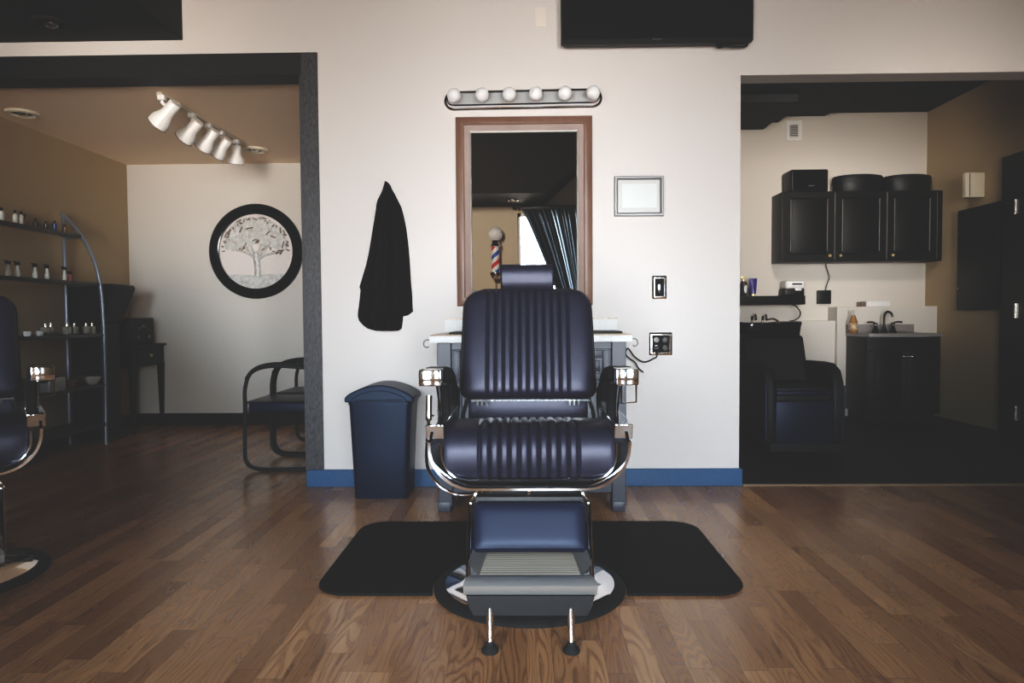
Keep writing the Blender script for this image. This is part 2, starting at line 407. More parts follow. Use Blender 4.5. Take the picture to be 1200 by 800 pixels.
# dark baseboard of the pier, coloured with its shadow blue, returning into the right opening
struct(MB().bb(LXi - .004, RX + .016, YW - .02, YW, 0, bh).bb(RX, RX + .016, YW, YW + TH, 0, bh), 'baseboard_front', 'blue_base', bevel=.003, smooth=0)
# threshold strip
struct(MB().prism([(YW - .025, 0), (YW + .02, 0), (YW + .012, .009), (YW - .017, .009)], 'x', RX + .018, RO), 'trim_6', 'threshold', smooth=0)
# soffits
sz = at(214, 47, YW).z; sx = at(214, 40, YW).x
struct(MB().bb(XL, sx, 2.6, YW, sz, CZ), 'trim_7', 'soffit', smooth=0)
struct(MB().prism([(XL, 2.55), (.265, 2.55), (.70, 2.95), (XR, 2.95), (XR, CZ), (XL, CZ)], 'y', YB, -.25), 'trim_8', 'soffit', smooth=0)  # sloped right part is a dark shape added where the upper wall is shaded
struct(MB().bb(1.0, 2.62, 5.2, 7.33, RRC - .09, RRC).bb(2.62, 3.1, 5.6, 7.33, RRC - .03, RRC).bb(1.0, 2.47, 6.4, 7.33, RRC - .16, RRC - .09), 'trim_9', 'black_ceil', smooth=0)
# wall behind the camera, with two windows (seen in the mirror)
W1 = (-.09, 1.75, .30, 2.46); W2 = (-1.95, -.72, .12, 2.30)
mb = MB().bb(XL, W2[0], YB - .12, YB, 0, CZ).bb(W2[1], W1[0], YB - .12, YB, 0, CZ).bb(W1[1], XR, YB - .12, YB, 0, CZ)
for w in (W1, W2): mb.bb(w[0], w[1], YB - .12, YB, 0, w[2]).bb(w[0], w[1], YB - .12, YB, w[3], CZ)
struct(mb, 'wall_behind', 'wall_behind', smooth=0)
for i, w in enumerate((W1, W2)):
    t = .045; y0, y1 = YB - .10, YB - .04
    fr = MB().bb(w[0], w[0] + t, y0, y1, w[2], w[3]).bb(w[1] - t, w[1], y0, y1, w[2], w[3]).bb(w[0], w[1], y0, y1, w[2], w[2] + t).bb(w[0], w[1], y0, y1, w[3] - t, w[3])
    m_ = (w[0] + w[1]) / 2 + .3; fr.bb(m_ - .02, m_ + .02, y0, y1, w[2], w[3])
    fo = struct(fr, 'window_%d' % (i + 1), 'white_enamel' if i == 0 else 'black_metal', smooth=0)
    MB().bb(w[0] + t, w[1] - t, YB - .075, YB - .069, w[2] + t, w[3] - t).build('pane', 'glass', fo, smooth=0)
# door on the right wall of the right room
d0 = at_x(1172, 360, RRX - .04).y; d1 = d0 - .95
dz = at_x(1174, 185, RRX - .04).z
do = struct(MB().bb(RRX - .045, RRX - .008, d1, d0, 0, dz), 'door_1', 'black_wood', bevel=.003, smooth=0)
for py in (242, 364, 484):
    p = at_x(1191, py, RRX - .05)
    MB().bb(RRX - .055, RRX - .045, p.y - .03, p.y + .02, p.z - .06, p.z + .06).cone((RRX - .058, p.y, p.z - .062), (RRX - .058, p.y, p.z + .062), .008, n=12).build('hinge', 'silver', do)

# ------------------------------------------------------------------ barber chair
def barber_chair(loc, label):
    X0, Y0, _ = loc
    t = thing('barber_chair', loc, label, 'barber chair')
    O = Vector((X0, Y0, 0))
    def w(x, y, z): return (X0 + x, Y0 + y, z)
    # base
    b = MB().lathe([(.322, .012), (.325, .022), (.30, .034), (.22, .050), (.14, .066), (.10, .085), (.095, .10), (.0, .10)], O, 64).build('base', 'chrome', t)
    MB().lathe([(.30, 0), (.362, 0), (.364, .010), (.356, .018), (.330, .024), (.30, .024)], O, 64).build('base_ring', 'rubber', t)
    MB().lathe([(.085, .095), (.085, .23), (.07, .25), (.0, .25)], O, 32).build('pump_housing', 'black_metal', t)
    MB().cone(w(0, 0, .24), w(0, 0, .40), .045, n=28).build('piston', 'chrome', t)
    MB().bb(X0 - .20, X0 + .20, Y0 - .20, Y0 + .20, .395, .45, .012).build('seat_mount', 'black_metal', t)
    for x in (-.167, -.133, 0, .19):
        s_ = 1.4 if x == 0 else 1
        MB().cone(w(x, -.215, .435 - .02 * s_), w(x, -.215, .44), .0065 * s_, n=10).build('bolt', 'chrome', t)
    # U shaped chrome strap round the seat
    def U(hx, zt, zb, r, n=10):
        pts = [(-hx, zt)]
        for k in range(n + 1):
            a = R(180 + 90 * k / n); pts.append((-hx + r + r * math.cos(a), zb + r + r * math.sin(a)))
        for k in range(n + 1):
            a = R(270 + 90 * k / n); pts.append((hx - r + r * math.cos(a), zb + r + r * math.sin(a)))
        pts.append((hx, zt)); return pts
    outer = U(.338, .615, .452, .15); inner = U(.328, .615, .460, .143)
    mb = MB()
    G = [[Vector(w(x, y, z)) for (x, z) in outer] for y in (-.335, -.02)]
    H = [[Vector(w(x, y, z)) for (x, z) in inner] for y in (-.02, -.335)]
    mb.grid(G + H + [G[0]]); mb.build('seat_strap', 'chrome', t, weld=.0005)
    # inner trim hugging the cushion
    tr = U(.300, .60, .470, .095)
    MB().tube([w(x, -.275, z) for x, z in tr], .006, 8).build('seat_trim', 'chrome', t)
    # arm bars with square ends
    for s_ in (-1, 1):
        MB().prism([(Y0 - .290, .617), (Y0 - .302, .668), (Y0 + .22, .668), (Y0 + .22, .617)], 'x', X0 + s_ * .318 - .031, X0 + s_ * .318 + .031).build('arm_bar', 'chrome', t, bevel=.003)
        MB().bb(X0 + s_ * .347 - .040, X0 + s_ * .347 + .040, Y0 - .19, Y0 - .09, .787, .845, .005).build('arm_cap', 'chrome', t)
        prof = [(-.092, .787), (-.092, .846), (.06, .840), (.20, .822), (.30, .795), (.37, .755), (.38, .735), (.30, .74), (.1, .775)]
        MB().prism([(Y0 + a, c) for a, c in prof], 'x', X0 + s_ * .345 - .040, X0 + s_ * .345 + .040).build('armrest', 'leather_flat', t, bevel=.012)
        poly = [(-.10, .79), (.20, .77), (.34, .73), (.36, .66), (.30, .60), (.02, .60), (-.02, .66), (-.055, .74)]
        poly = [(Y0 + a, c) for a, c in poly]
        xa, xb = (X0 + s_ * .292, X0 + s_ * .328)
        MB().prism(poly, 'x', min(xa, xb), max(xa, xb)).build('side_panel', 'leather_flat', t, bevel=.008)
        MB().tube([w(s_ * .331, -.125, .787), w(s_ * .331, -.078, .735), w(s_ * .331, -.045, .68), w(s_ * .331, -.045, .665)], .01, 8, smooth=4, flat=(.009, .004)).build('arm_strip', 'chrome', t)
    # seat cushion
    ctl = [(.22, .600), (.12, .617), (0, .632), (-.12, .645), (-.20, .643), (-.245, .625), (-.268, .59), (-.275, .55), (-.270, .51), (-.255, .478)]
    path = [(p.y, p.z) for p in catmull([(0, a, c) for a, c in ctl], 5)]
    path = path[::-1]
    seams = [-.168 + .0336 * k for k in range(11)]
    fw = corner_hw(.292, .75, .075, .02)
    mb = MB(); quilt(mb, path, .292, fw, .012, .05, seams, .011, 12, xo=X0, yo=Y0)
    mb.build('seat', 'leather', t, smooth=60, weld=.0004)
    # backrest
    th = math.atan2(.15, .455); n = 36
    path = [(.255 + .15 * k / n - .012 * math.sin(PI * k / n), .690 + .455 * k / n) for k in range(n + 1)]
    fw0 = corner_hw(.281, .48, .045, .085)
    fw = lambda q: fw0(q) - .012 * q
    seams = [-.1685 + .0337 * k for k in range(11)]
    mb = MB(); quilt(mb, path, .281, fw, .045, .055, seams, .010, 9, xo=X0, yo=Y0)
    mb.build('backrest', 'leather', t, smooth=60, weld=.0004)
    # piping round the backrest
    loop = []
    for k in range(n + 1): loop.append((fw(k / n), path[k]))
    pts = [w(a, p[0] + .012, p[1]) for a, p in loop] + [w(-a, p[0] + .012, p[1]) for a, p in loop[::-1]]
    MB().tube(pts, .007, 8, closed=True).build('piping', 'leather_flat', t)
    mb = MB().bb(X0 - .235, X0 + .255, Y0 + .235, Y0 + .25, .681, .689)
    mb.build('back_rail', 'chrome', t)
    for s_ in (-1, 1):
        mb = MB()
        for k in range(3): mb.bb(X0 + s_ * .19 + k * .018 - .022, X0 + s_ * .19 + k * .018 - .014, Y0 + .232, Y0 + .24, .664, .684)
        mb.build('hinge', 'chrome', t)
    MB().bb(X0 - .25, X0 + .25, Y0 + .27, Y0 + .31, .58, .70, .01).build('back_panel', 'leather', t)
    for s_ in (-1, 1): MB().tube([w(s_ * .25, .25, .69), w(s_ * .265, .22, .64), w(s_ * .268, .20, .60)], .008, 8, smooth=4).build('back_bracket', 'black_metal', t)
    # headrest
    prof = [(Y0 + .415 + .045 * math.copysign(abs(math.cos(a)) ** .8, math.cos(a)), 1.205 + .056 * math.copysign(abs(math.sin(a)) ** .8, math.sin(a))) for a in [2 * PI * k / 40 for k in range(40)]]
    prof = [(a, c - .004 if c > 1.2 else c - .012) for a, c in prof]
    hd = MB().prism(prof, 'x', X0 - .113, X0 + .113).build('headrest', 'leather', t, bevel=.006)
    for s_ in (-1, 1): MB().tube([(X0 + s_ * .112, a, c) for a, c in prof], .0035, 6, closed=True).build('piping', 'leather_flat', hd)
    MB().bb(X0 - .02, X0 + .02, Y0 + .40, Y0 + .425, 1.05, 1.17).build('headrest_post', 'black_metal', t)
    # recline lever on the left, towel loop on the right
    lv = MB().tube([w(-.345, -.24, .735), w(-.346, -.25, .66), w(-.347, -.28, .60), w(-.338, -.33, .53), w(-.30, -.345, .475), w(-.245, -.345, .445), w(-.19, -.33, .440)], .0055, 8, smooth=6).build('lever', 'chrome', t)
    MB().cone(w(-.346, -.24, .675), w(-.344, -.235, .76), .011, n=14).build('grip', 'chrome', lv)
    MB().tube([w(.335, -.12, .787), w(.335, -.12, .715), w(.388, -.12, .72), w(.388, -.12, .787)], .0035, 6).build('towel_loop', 'chrome', t)
    # calf rest and rails
    n = 16
    path = [(-.318 + .070 * k / n, .240 + .155 * k / n) for k in range(n + 1)]
    fw = corner_hw(.192, .165, .012, .02)
    mb = MB(); quilt(mb, path, .192, fw, .026, .02, (), 0, 6, xo=X0, yo=Y0, ep=.5); mb.build('calf_rest', 'leather_blue', t, weld=.0004)
    MB().bb(X0 - .19, X0 + .19, Y0 - .245, Y0 - .205, .36, .41, .008).build('calf_bracket', 'leather_flat', t)
    for s_ in (-1, 1):
        rl = MB().tube([w(s_ * .203, -.245, .385), w(s_ * .203, -.285, .335), w(s_ * .203, -.345, .24), w(s_ * .203, -.385, .165)], .008, 10, smooth=5, flat=(.010, .008)).sphere(w(s_ * .203, -.245, .387), .012, 12).build('rail', 'chrome', t)
        MB().tube([w(s_ * .185, -.20, .445), w(s_ * .182, -.235, .425), w(s_ * .20, -.24, .40)], .009, 8, smooth=4).build('link', 'chrome', rl)
    # footrest
    mb = MB()
    for k in range(12):
        q = k / 11; y = -.405 + .27 * q; z = .198 - .016 * q; hx = .162 - .012 * q
        mb.tube([w(-hx, y, z), w(hx, y, z)], .0085, 8, flat=(.006, .0098))
    ft = mb.build('foot_tread', 'chrome_tread', t)
    mb = MB().prism([(-.425, .168), (-.425, .186), (-.12, .17), (-.12, .152)], 'x', -.165, .165)
    bmesh.ops.translate(mb.bm, vec=O, verts=mb.bm.verts); mb.build('tread_tray', 'chrome_dark', ft)
    for s_ in (-1, 1):
        G = [[Vector(w(s_ * a, y, z)) for a, z in ((.196, .235), (.165 - .02 * q, .192 - .01 * q))] for q, y in ((0, -.42), (1, -.15))]
        MB().grid(G).build('cheek', 'plate', ft)
    # rounded chrome lip
    lip = [(-.425, .203), (-.44, .209), (-.47, .212), (-.505, .209), (-.517, .202), (-.505, .172), (-.500, .168), (-.44, .170), (-.425, .175)]
    mb = MB(); A = []
    for k, (y, z) in enumerate(lip):
        hx = .19 + .017 * min(1, max(0, (-.425 - y) / .08))
        A.append([Vector(w(-hx, y, z)), Vector(w(hx, y, z))])
    mb.grid(A + [A[0]])
    mb.bm.verts.ensure_lookup_table()
    lipo = mb
    mb.bm.faces.new([mb.bm.verts[2 * k] for k in range(len(lip))]); mb.bm.faces.new([mb.bm.verts[2 * k + 1] for k in range(len(lip))][::-1])
    mb.build('foot_lip', 'plate', t, weld=.0003, smooth=50)
    mb = MB(); A = [[Vector(w(a, y, z)) for a, y, z in ((-h_, -.512, z), (h_, -.512, z), (h_, -.44, z), (-h_, -.44, z))] for h_, z in ((.198, .17), (.19, .135), (.176, .108))]
    mb.grid(A, True); mb.bm.faces.ensure_lookup_table(); mb.bm.verts.ensure_lookup_table()
    mb.bm.faces.new([mb.bm.verts[k] for k in range(8, 12)]); mb.build('foot_panel', 'leather_flat', t)
    for s_ in (-1, 1):
        lg = MB().cone(w(s_ * .125, -.52, .02), w(s_ * .125, -.50, .135), .0115, n=18).build('leg', 'chrome', t)
        MB().lathe([(.026, 0), (.027, .008), (.022, .014), (.013, .022), (.013, .032), (0, .032)], w(s_ * .125, -.522, 0), 20).build('rubber_foot', 'rubber', lg)
    return t
chair = barber_chair((.012, 2.64, 0), 'black leather barber chair with chrome footrest in the centre of the room, facing front')
c2 = dup(chair); c2.location = (-2.32, 2.70, 0); c2.rotation_euler = (0, 0, R(37))
c2['label'] = 'barber chair cut off by the left frame edge, in front of the shelf unit'

# mat with a round cut-out for the chair base
mb = MB()
mx0, mx1, my0, my1, r = -.755, .78, 2.62, 3.52, .13
poly = []
def arc(cx, cy, r, a0, a1, n=8): return [(cx + r * math.cos(R(a0 + (a1 - a0) * k / n)), cy + r * math.sin(R(a0 + (a1 - a0) * k / n))) for k in range(n + 1)]
my0 = at_z(620, 695.5, 0.01).y; my1 = at_z(620, 611, .01).y
mx0 = at_z(383, 670, .01).x; mx1 = at_z(859, 668, .01).x
poly = arc(mx1 - r, my0 + r, r, -90, 0) + arc(mx1 - r, my1 - r, r, 0, 90) + arc(mx0 + r, my1 - r, r, 90, 180) + arc(mx0 + r, my0 + r, r, 180, 270)
a_ = math.degrees(math.asin(max(-1, min(1, (my0 - 2.64) / .37))))
poly += arc(.012, 2.64, .37, 180 - a_, a_, 24)
tag(mb.prism(poly, 'z', 0.0005, .013).build('floor_mat', 'mat_rubber', bevel=.004, loc=(0, 3.0, 0)), 'black rubber anti-fatigue mat with rounded corners under the central barber chair', 'mat')

# ------------------------------------------------------------------ workstation behind the chair
SX0 = at(514, 600, 3.66).x; SX1 = at(734, 600, 3.66).x; SY = 3.66; CTZ = at(620, 396, 3.62).z + .018
cab = thing('barber_station', ((SX0 + SX1) / 2, 3.9, 0), 'grey blue panelled cabinet standing against the wall behind the central barber chair', 'cabinet')
mb = MB().bb(SX0 + .01, SX1 - .01, SY + .02, YW - .03, .13, CTZ - .04)
mb.build('carcass', 'station', cab, bevel=.003)
mb = MB().bb(SX0, SX0 + .075, SY, SY + .06, .03, CTZ - .04).bb(SX1 - .075, SX1, SY, SY + .06, .03, CTZ - .04).bb(SX0 + .075, SX1 - .075, SY + .006, SY + .03, .10, .16)
mb.bb(SX0 + .075, SX1 - .075, SY + .006, SY + .03, CTZ - .08, CTZ - .04)
mb.build('face_frame', 'station', cab, bevel=.004)
for x0 in (SX0, SX1 - .07):
    MB().bb(x0 - .003, x0 + .065, SY - .005, SY + .065, 0, .055, .005).build('foot', 'station', cab)
for x0 in (SX0, SX1 - .07):
    MB().bb(x0, x0 + .06, YW - .11, YW - .03, 0, .14, .005).build('foot', 'station', cab)
def raised_panel(mb, x0, x1, z0, z1, y, d=.018):
    mb.bb(x0, x1, y, y + .02, z0, z1, .002)
    b_ = min(.045, (x1 - x0) * .22, (z1 - z0) * .25)
    for (a0, a1, c0, c1) in ((x0, x0 + b_, z0, z1), (x1 - b_, x1, z0, z1), (x0 + b_, x1 - b_, z0, z0 + b_), (x0 + b_, x1 - b_, z1 - b_, z1)):
        mb.bb(a0, a1, y - .010, y + .005, c0, c1, .003)
    mb.bb(x0 + b_ + .012, x1 - b_ - .012, y - .008, y + .005, z0 + b_ + .012, z1 - b_ - .012, .005)
    return mb
xs = [SX0 + .08, SX0 + .08 + (SX1 - SX0 - .16) / 3, SX0 + .08 + 2 * (SX1 - SX0 - .16) / 3, SX1 - .08]
for i in range(3):
    d_ = raised_panel(MB(), xs[i] + .004, xs[i + 1] - .004, CTZ - .245, CTZ - .085, SY + .002).build('drawer', 'station', cab)
    MB().sphere(((xs[i] + xs[i + 1]) / 2, SY - .02, CTZ - .165), .012, 12).build('knob', 'chrome_dark', d_)
    d_ = raised_panel(MB(), xs[i] + .004, xs[i + 1] - .004, .165, CTZ - .255, SY + .002).build('door', 'station', cab)
    MB().sphere((xs[i + 1] - .03 if i == 0 else xs[i] + .03, SY - .02, .55), .012, 12).build('knob', 'chrome_dark', d_)
kx0 = at(503, 400, 3.62).x; kx1 = at(741, 396, 3.62).x
def hook(x, s_):
    return MB().tube([(x, 3.68, CTZ - .03), (x + s_ * .018, 3.68, CTZ - .025), (x + s_ * .034, 3.68, CTZ - .035), (x + s_ * .036, 3.68, CTZ - .055), (x + s_ * .022, 3.68, CTZ - .066), (x + s_ * .010, 3.68, CTZ - .06)], .0035, 6, smooth=5)
ct = thing('countertop', ((kx0 + kx1) / 2, 3.9, CTZ - .04), 'speckled brown countertop with pale edge and backsplash on the grey cabinet behind the chair', 'countertop')
MB().bb(kx0 + .002, kx1 - .002, 3.622, YW - .022, CTZ - .006, CTZ, .002).build('top_surface', 'stone', ct)
MB().bb(kx0, kx1, 3.62, YW - .02, CTZ - .04, CTZ - .006, .002).build('edge_band', 'stone_edge', ct)
bx0 = at(521, 380, 4.2).x; bx1 = at(723, 380, 4.2).x; bz = at(620, 372.5, 4.2).z
bs = MB().bb(bx0, bx1, YW - .03, YW - .001, CTZ, bz - .008).build('backsplash', 'stone_edge', ct, bevel=.001)
MB().bb(bx0 - .001, bx1 + .001, YW - .032, YW - .001, bz - .008, bz).build('cap', 'stone', bs)
for x, s_ in ((kx0 - .001, -1), (kx1 + .001, 1)): hook(x, s_).build('hook', 'black_metal', ct)
mb = hook(kx1 + .001, 1); bmesh.ops.translate(mb.bm, vec=(-.02, .25, .01), verts=mb.bm.verts); mb.build('hook', 'black_metal', ct)
p = at(520, 480, 3.64)
MB().tube([(SX0 + .012, SY - .001, p.z + .04), (SX0 + .012, SY - .03, p.z + .02), (SX0 + .002, SY - .035, p.z - .02), (SX0 - .02, SY - .035, p.z - .03), (SX0 - .04, SY - .035, p.z - .005)], .0045, 6, smooth=5).build('hook', 'chrome', cab)
q0 = at(527, 392, 3.8).x; q1 = at(724, 388, 3.95).x
tag(MB().bb(q0, q1, 3.76, 4.10, CTZ + .0003, CTZ + .012, .004).build('tool_mat', 'black_plastic', loc=((q0 + q1) / 2, 3.93, CTZ)), 'thin black tool mat lying on the speckled countertop behind the chair', 'mat')

# ------------------------------------------------------------------ mirror, light bar, TV, wall things
def frame_mitre(mb, x0, x1, z0, z1, prof, y):
    """sweep a (inset, depth) profile round a rectangle; depth is towards -y."""
    G = []
    for (ins, dep) in prof:
        G.append([Vector((x0 + ins, y - dep, z0 + ins)), Vector((x1 - ins, y - dep, z0 + ins)), Vector((x1 - ins, y - dep, z1 - ins)), Vector((x0 + ins, y - dep, z1 - ins))])
    mb.grid(G, True); return mb
mx0 = at(534.5, 250, 4.2).x; mx1 = at(694.5, 250, 4.2).x; mz0 = at(615, 358, 4.2).z; mz1 = at(615, 135.5, 4.2).z
mi = thing('wall_mirror', ((mx0 + mx1) / 2, YW, mz0), 'tall mirror in a wide copper brown frame hanging on the wall behind the barber chair', 'mirror')
frame_mitre(MB(), mx0, mx1, mz0, mz1, [(0, 0), (0, .018), (.004, .024), (.03, .036), (.046, .036), (.052, .030), (.085, .020), (.085, 0)], YW - .001).build('frame', 'copper_wood', mi, smooth=25)
frame_mitre(MB(), mx0 + .084, mx1 - .084, mz0 + .084, mz1 - .084, [(0, .019), (.008, .016), (.010, .009)], YW - .001).build('lip', 'frame_lip', mi, smooth=25)
MB().bb(mx0 + .08, mx1 - .08, YW - .010, YW - .006, mz0 + .08, mz1 - .08).build('glass', 'mirror', mi, smooth=0)
# light bar
a = at(520, 116.5, 4.2); b = at(706.5, 113.5, 4.2); lz = (a.z + b.z) / 2; lx0, lx1 = a.x, b.x
lb = thing('vanity_light', ((lx0 + lx1) / 2, YW, lz - .06), 'chrome vanity light bar with six round white bulbs above the mirror', 'light')
lb.rotation_euler = (0, -R(.5), 0)
h = .058
mb = MB(); G = []
for ins, dep in ((0, 0), (0, .008), (.006, .014), (.012, .016), (.018, .034), (.026, .040)):
    pts = []
    rr = h - ins
    for cx, a0 in ((lx1 - h, -90), (lx0 + h, 90)):
        for k in range(15):
            an = R(a0 + 180 * k / 14); pts.append(Vector((cx + rr * math.cos(an), YW - .001 - dep, lz + rr * math.sin(an))))
    G.append(pts)
top = G[-1]
mb.grid(G, True); mb.build('back_plate', 'chrome', lb, smooth=30)
mb = MB(); mb.bm.faces.new([mb.bm.verts.new(v) for v in top]); mb.build('face_plate', 'plate', lb)
for px in (532, 565, 597, 628, 662, 695):
    x = at(px, 110, 4.12).x
    MB().cone((x, YW - .04, lz), (x, YW - .066, lz), .022, .02, n=20).build('socket', 'chrome', lb)
    MB().lathe([(.018, -.006), (.019, .008), (.028, .018), (.038, .034), (.0405, .050), (.037, .068), (.026, .082), (.012, .089), (0, .090)], (x, YW - .060, lz), 24, Matrix.Rotation(R(90), 3, 'X')).build('bulb', 'bulb', lb)
# television
tx0 = at(657, 40, 4.13).x; tx1 = at(883, 40, 4.13).x; tz = at(770, 51, 4.13).z
tv = thing('television', ((tx0 + tx1) / 2, YW, tz), 'black flat screen television high on the wall, cut off by the frame', 'television')
th_ = .66
MB().prism([(tx0 + .004, tz + .012), (tx0 + .03, tz), (tx1 - .03, tz), (tx1, tz + .012), (tx1, tz + th_), (tx0, tz + th_)], 'y', YW - .10, YW - .055).build('housing', 'black_plastic', tv, bevel=.004)
MB().bb(tx0 + .012, tx1 - .012, YW - .1015, YW - .0995, tz + .03, tz + th_ - .012).build('screen', 'screen', tv)
mb = MB(); lx = at(770, 46, 4.13)
for k in range(7): mb.bb(lx.x - .026 + k * .0076, lx.x - .026 + k * .0076 + .006, YW - .104, YW - .1015, lx.z - .004, lx.z + .004)
mb.build('logo', 'silver', tv, smooth=0)
MB().bb(tx0 + .35, tx1 - .35, YW - .056, YW - .001, tz + .2, tz + .5, .004).build('wall_bracket', 'black_metal', tv)
MB().tube([(at(838, 52, 4.18).x, 4.17, tz + .02), (at(841, 52, 4.18).x, 4.17, tz - .012), (at(846, 52, 4.18).x, 4.17, tz - .004), (at(858, 53, 4.18).x, 4.17, tz - .01), (at(873, 51, 4.18).x, 4.17, tz - .008), (at(876, 50, 4.18).x, 4.17, tz + .02)], .006, 8, smooth=5).sphere((at(843, 52, 4.18).x, 4.165, tz - .006), .014, 12).build('cable', 'black_plastic', tv)
# certificate frame
x0 = at(720, 230, 4.21).x; x1 = at(778, 230, 4.21).x; z0 = at(750, 253, 4.21).z; z1 = at(750, 206, 4.21).z
cf = thing('picture_frame', ((x0 + x1) / 2, YW, z0), 'small grey framed certificate under glass on the wall to the right of the mirror', 'picture')
frame_mitre(MB(), x0, x1, z0, z1, [(0, 0), (0, .018), (.004, .022), (.013, .022), (.022, .012), (.022, 0)], YW - .001).build('frame', 'grey_frame', cf, smooth=25)
MB().bb(x0 + .015, x1 - .015, YW - .010, YW - .004, z0 + .015, z1 - .015).build('mount', 'paper', cf, smooth=0)
MB().bb(x0 + .045, x1 - .04, YW - .0115, YW - .0102, z0 + .05, z1 - .045).build('print', 'paper2', cf, smooth=0)
# switch plate and outlets
def plate(px0, px1, py0, py1, label, cat, name):
    x0 = at(px0, py0, 4.22).x; x1 = at(px1, py0, 4.22).x; z1 = at((px0 + px1) / 2, py0, 4.22).z; z0 = at((px0 + px1) / 2, py1, 4.22).z
    t = thing(name, ((x0 + x1) / 2, YW, z0), label, cat)
    mb = MB(); frame_mitre(mb, x0, x1, z0, z1, [(0, 0), (0, .002), (.010, .008), (.016, .008), (.018, .004), (.018, 0)], YW - .0005)
    mb.build('cover_plate', 'chrome', t, smooth=20); return t, x0, x1, z0, z1
t, x0, x1, z0, z1 = plate(764.5, 781.5, 323, 350, 'chrome single wall plate with black switch, below the small framed certificate', 'switch', 'light_switch')
MB().bb(x0 + .015, x1 - .015, YW - .006, YW - .001, z0 + .015, z1 - .015).build('insert', 'socket', t)
MB().bb((x0 + x1) / 2 - .010, (x0 + x1) / 2 + .010, YW - .012, YW - .004, z0 + .035, z1 - .035, .003).build('rocker', 'chrome_dark', t)
t, x0, x1, z0, z1 = plate(761, 788, 389.5, 416, 'chrome double outlet plate with a black cord plugged in, right of the countertop', 'outlet', 'wall_outlet')
MB().bb(x0 + .015, x1 - .015, YW - .006, YW - .001, z0 + .015, z1 - .015).build('insert', 'socket', t)
for i in (0, 1):
    for j in (0, 1):
        cx = x0 + (x1 - x0) * (.31 + .38 * i); cz = z0 + (z1 - z0) * (.32 + .36 * j)
        MB().cone((cx, YW - .004, cz), (cx, YW - .009, cz), .016, n=20).build('receptacle', 'black_gloss' if (i, j) != (0, 0) else 'chrome_dark', t)
px_, pz_ = x0 + (x1 - x0) * .31, z0 + (z1 - z0) * .32
cord = [(px_, YW - .03, pz_), (px_ - .005, YW - .04, pz_ - .05)] + [at(*q, 4.19) for q in ((766, 420), (755, 424), (744, 418), (736, 408), (733, 414), (738, 420), (744, 424), (748, 431), (754, 436))]
pc = thing('power_cord', (px_, YW, pz_ - .1), 'black power cord looping from the chrome double outlet towards the countertop', 'cord')
MB().tube(cord, .0045, 8, smooth=6).build('cable', 'black_plastic', pc)
MB().bb(px_ - .012, px_ + .012, YW - .04, YW - .0095, pz_ - .012, pz_ + .012, .004).build('plug', 'black_plastic', pc)
x0 = at(627, 20, 4.22).x; x1 = at(640, 20, 4.22).x; z1 = at(633, 8, 4.22).z; z0 = at(633, 31, 4.22).z
tag(MB().bb(x0, x1, YW - .006, YW - .0005, z0, z1, .002).build('blank_plate', 'cream_plate', loc=((x0 + x1) / 2, YW, z0)), 'blank cream wall plate high on the wall left of the television', 'wall plate')
# hanging cape
sil = [(214, 451.5, 455), (217, 450.5, 457.5), (222, 449, 459.5), (227, 447, 462.5), (234, 443, 466), (241, 441, 469.5), (245, 440.8, 471), (255, 439, 473.5), (267, 437, 476), (282, 434.5, 478), (297, 432, 479.5), (310, 429, 480.5), (325, 424.5, 481.3), (336, 421.2, 482), (340, 422.5, 482.6), (350, 421.5, 483.2), (360, 420.3, 483.6), (365, 419.5, 484), (369.5, 419.2, 478), (370.5, 419.2, 472.5), (376, 421, 472), (381, 425.5, 471.4), (385, 431, 470.5), (387.5, 441, 467)]
cp = thing('barber_cape', (at(453, 214, 4.2).x, YW, at(453, 388, 4.2).z), 'black cloth cape hanging in folds from a hook on the wall left of the mirror', 'cape')
G = []; Bk = []
for i, (py, l, r) in enumerate(sil):
    row = []; bk = []; v = i / (len(sil) - 1); vv = (py - 214) / 174
    for k in range(41):
        s_ = k / 40; px = l + (r - l) * s_
        th0 = .028 + .055 * (1 - vv) * math.sin(PI * min(1, vv * 2.2 + .15)) + .02 * vv
        d = th0 * math.sin(PI * s_) ** .55 + (.017 * vv + .004) * math.sin(s_ * 17 + 1.3 + vv * .8) * math.sin(PI * s_) ** .6 + .006 * vv * math.sin(s_ * 31)
        q = at(px, py, YW - .008); row.append(Vector((q.x, YW - .008 - max(d, 0), q.z))); bk.append(Vector((q.x, YW - .006, q.z)))
    G.append(row); Bk.append(bk)
MB().grid(G).grid(Bk).build('cloth', 'cloth', cp, smooth=70, weld=.0015)
G = []
fl = [(227, 447.5, 456), (241, 440.6, 456), (267, 436.5, 456), (297, 431.5, 456), (325, 424, 455), (337, 420.6, 454), (342, 430, 453)]
for py, l, r in fl:
    vv = (py - 214) / 174
    G.append([Vector((at(l + (r - l) * k / 14, py, YW - .05).x, YW - .03 - .07 * math.sin(PI * .5 * k / 14) ** .6 - .008 * math.sin(k * 1.1), at(l + (r - l) * k / 14, py, YW - .05).z)) for k in range(15)])
MB().grid(G).build('flap', 'cloth', cp, smooth=70)
p = at(453, 214.5, 4.2)
MB().tube([(p.x, YW - .001, p.z - .005), (p.x, YW - .045, p.z - .008), (p.x, YW - .05, p.z + .006)], .004, 8).build('hook', 'black_metal', cp)

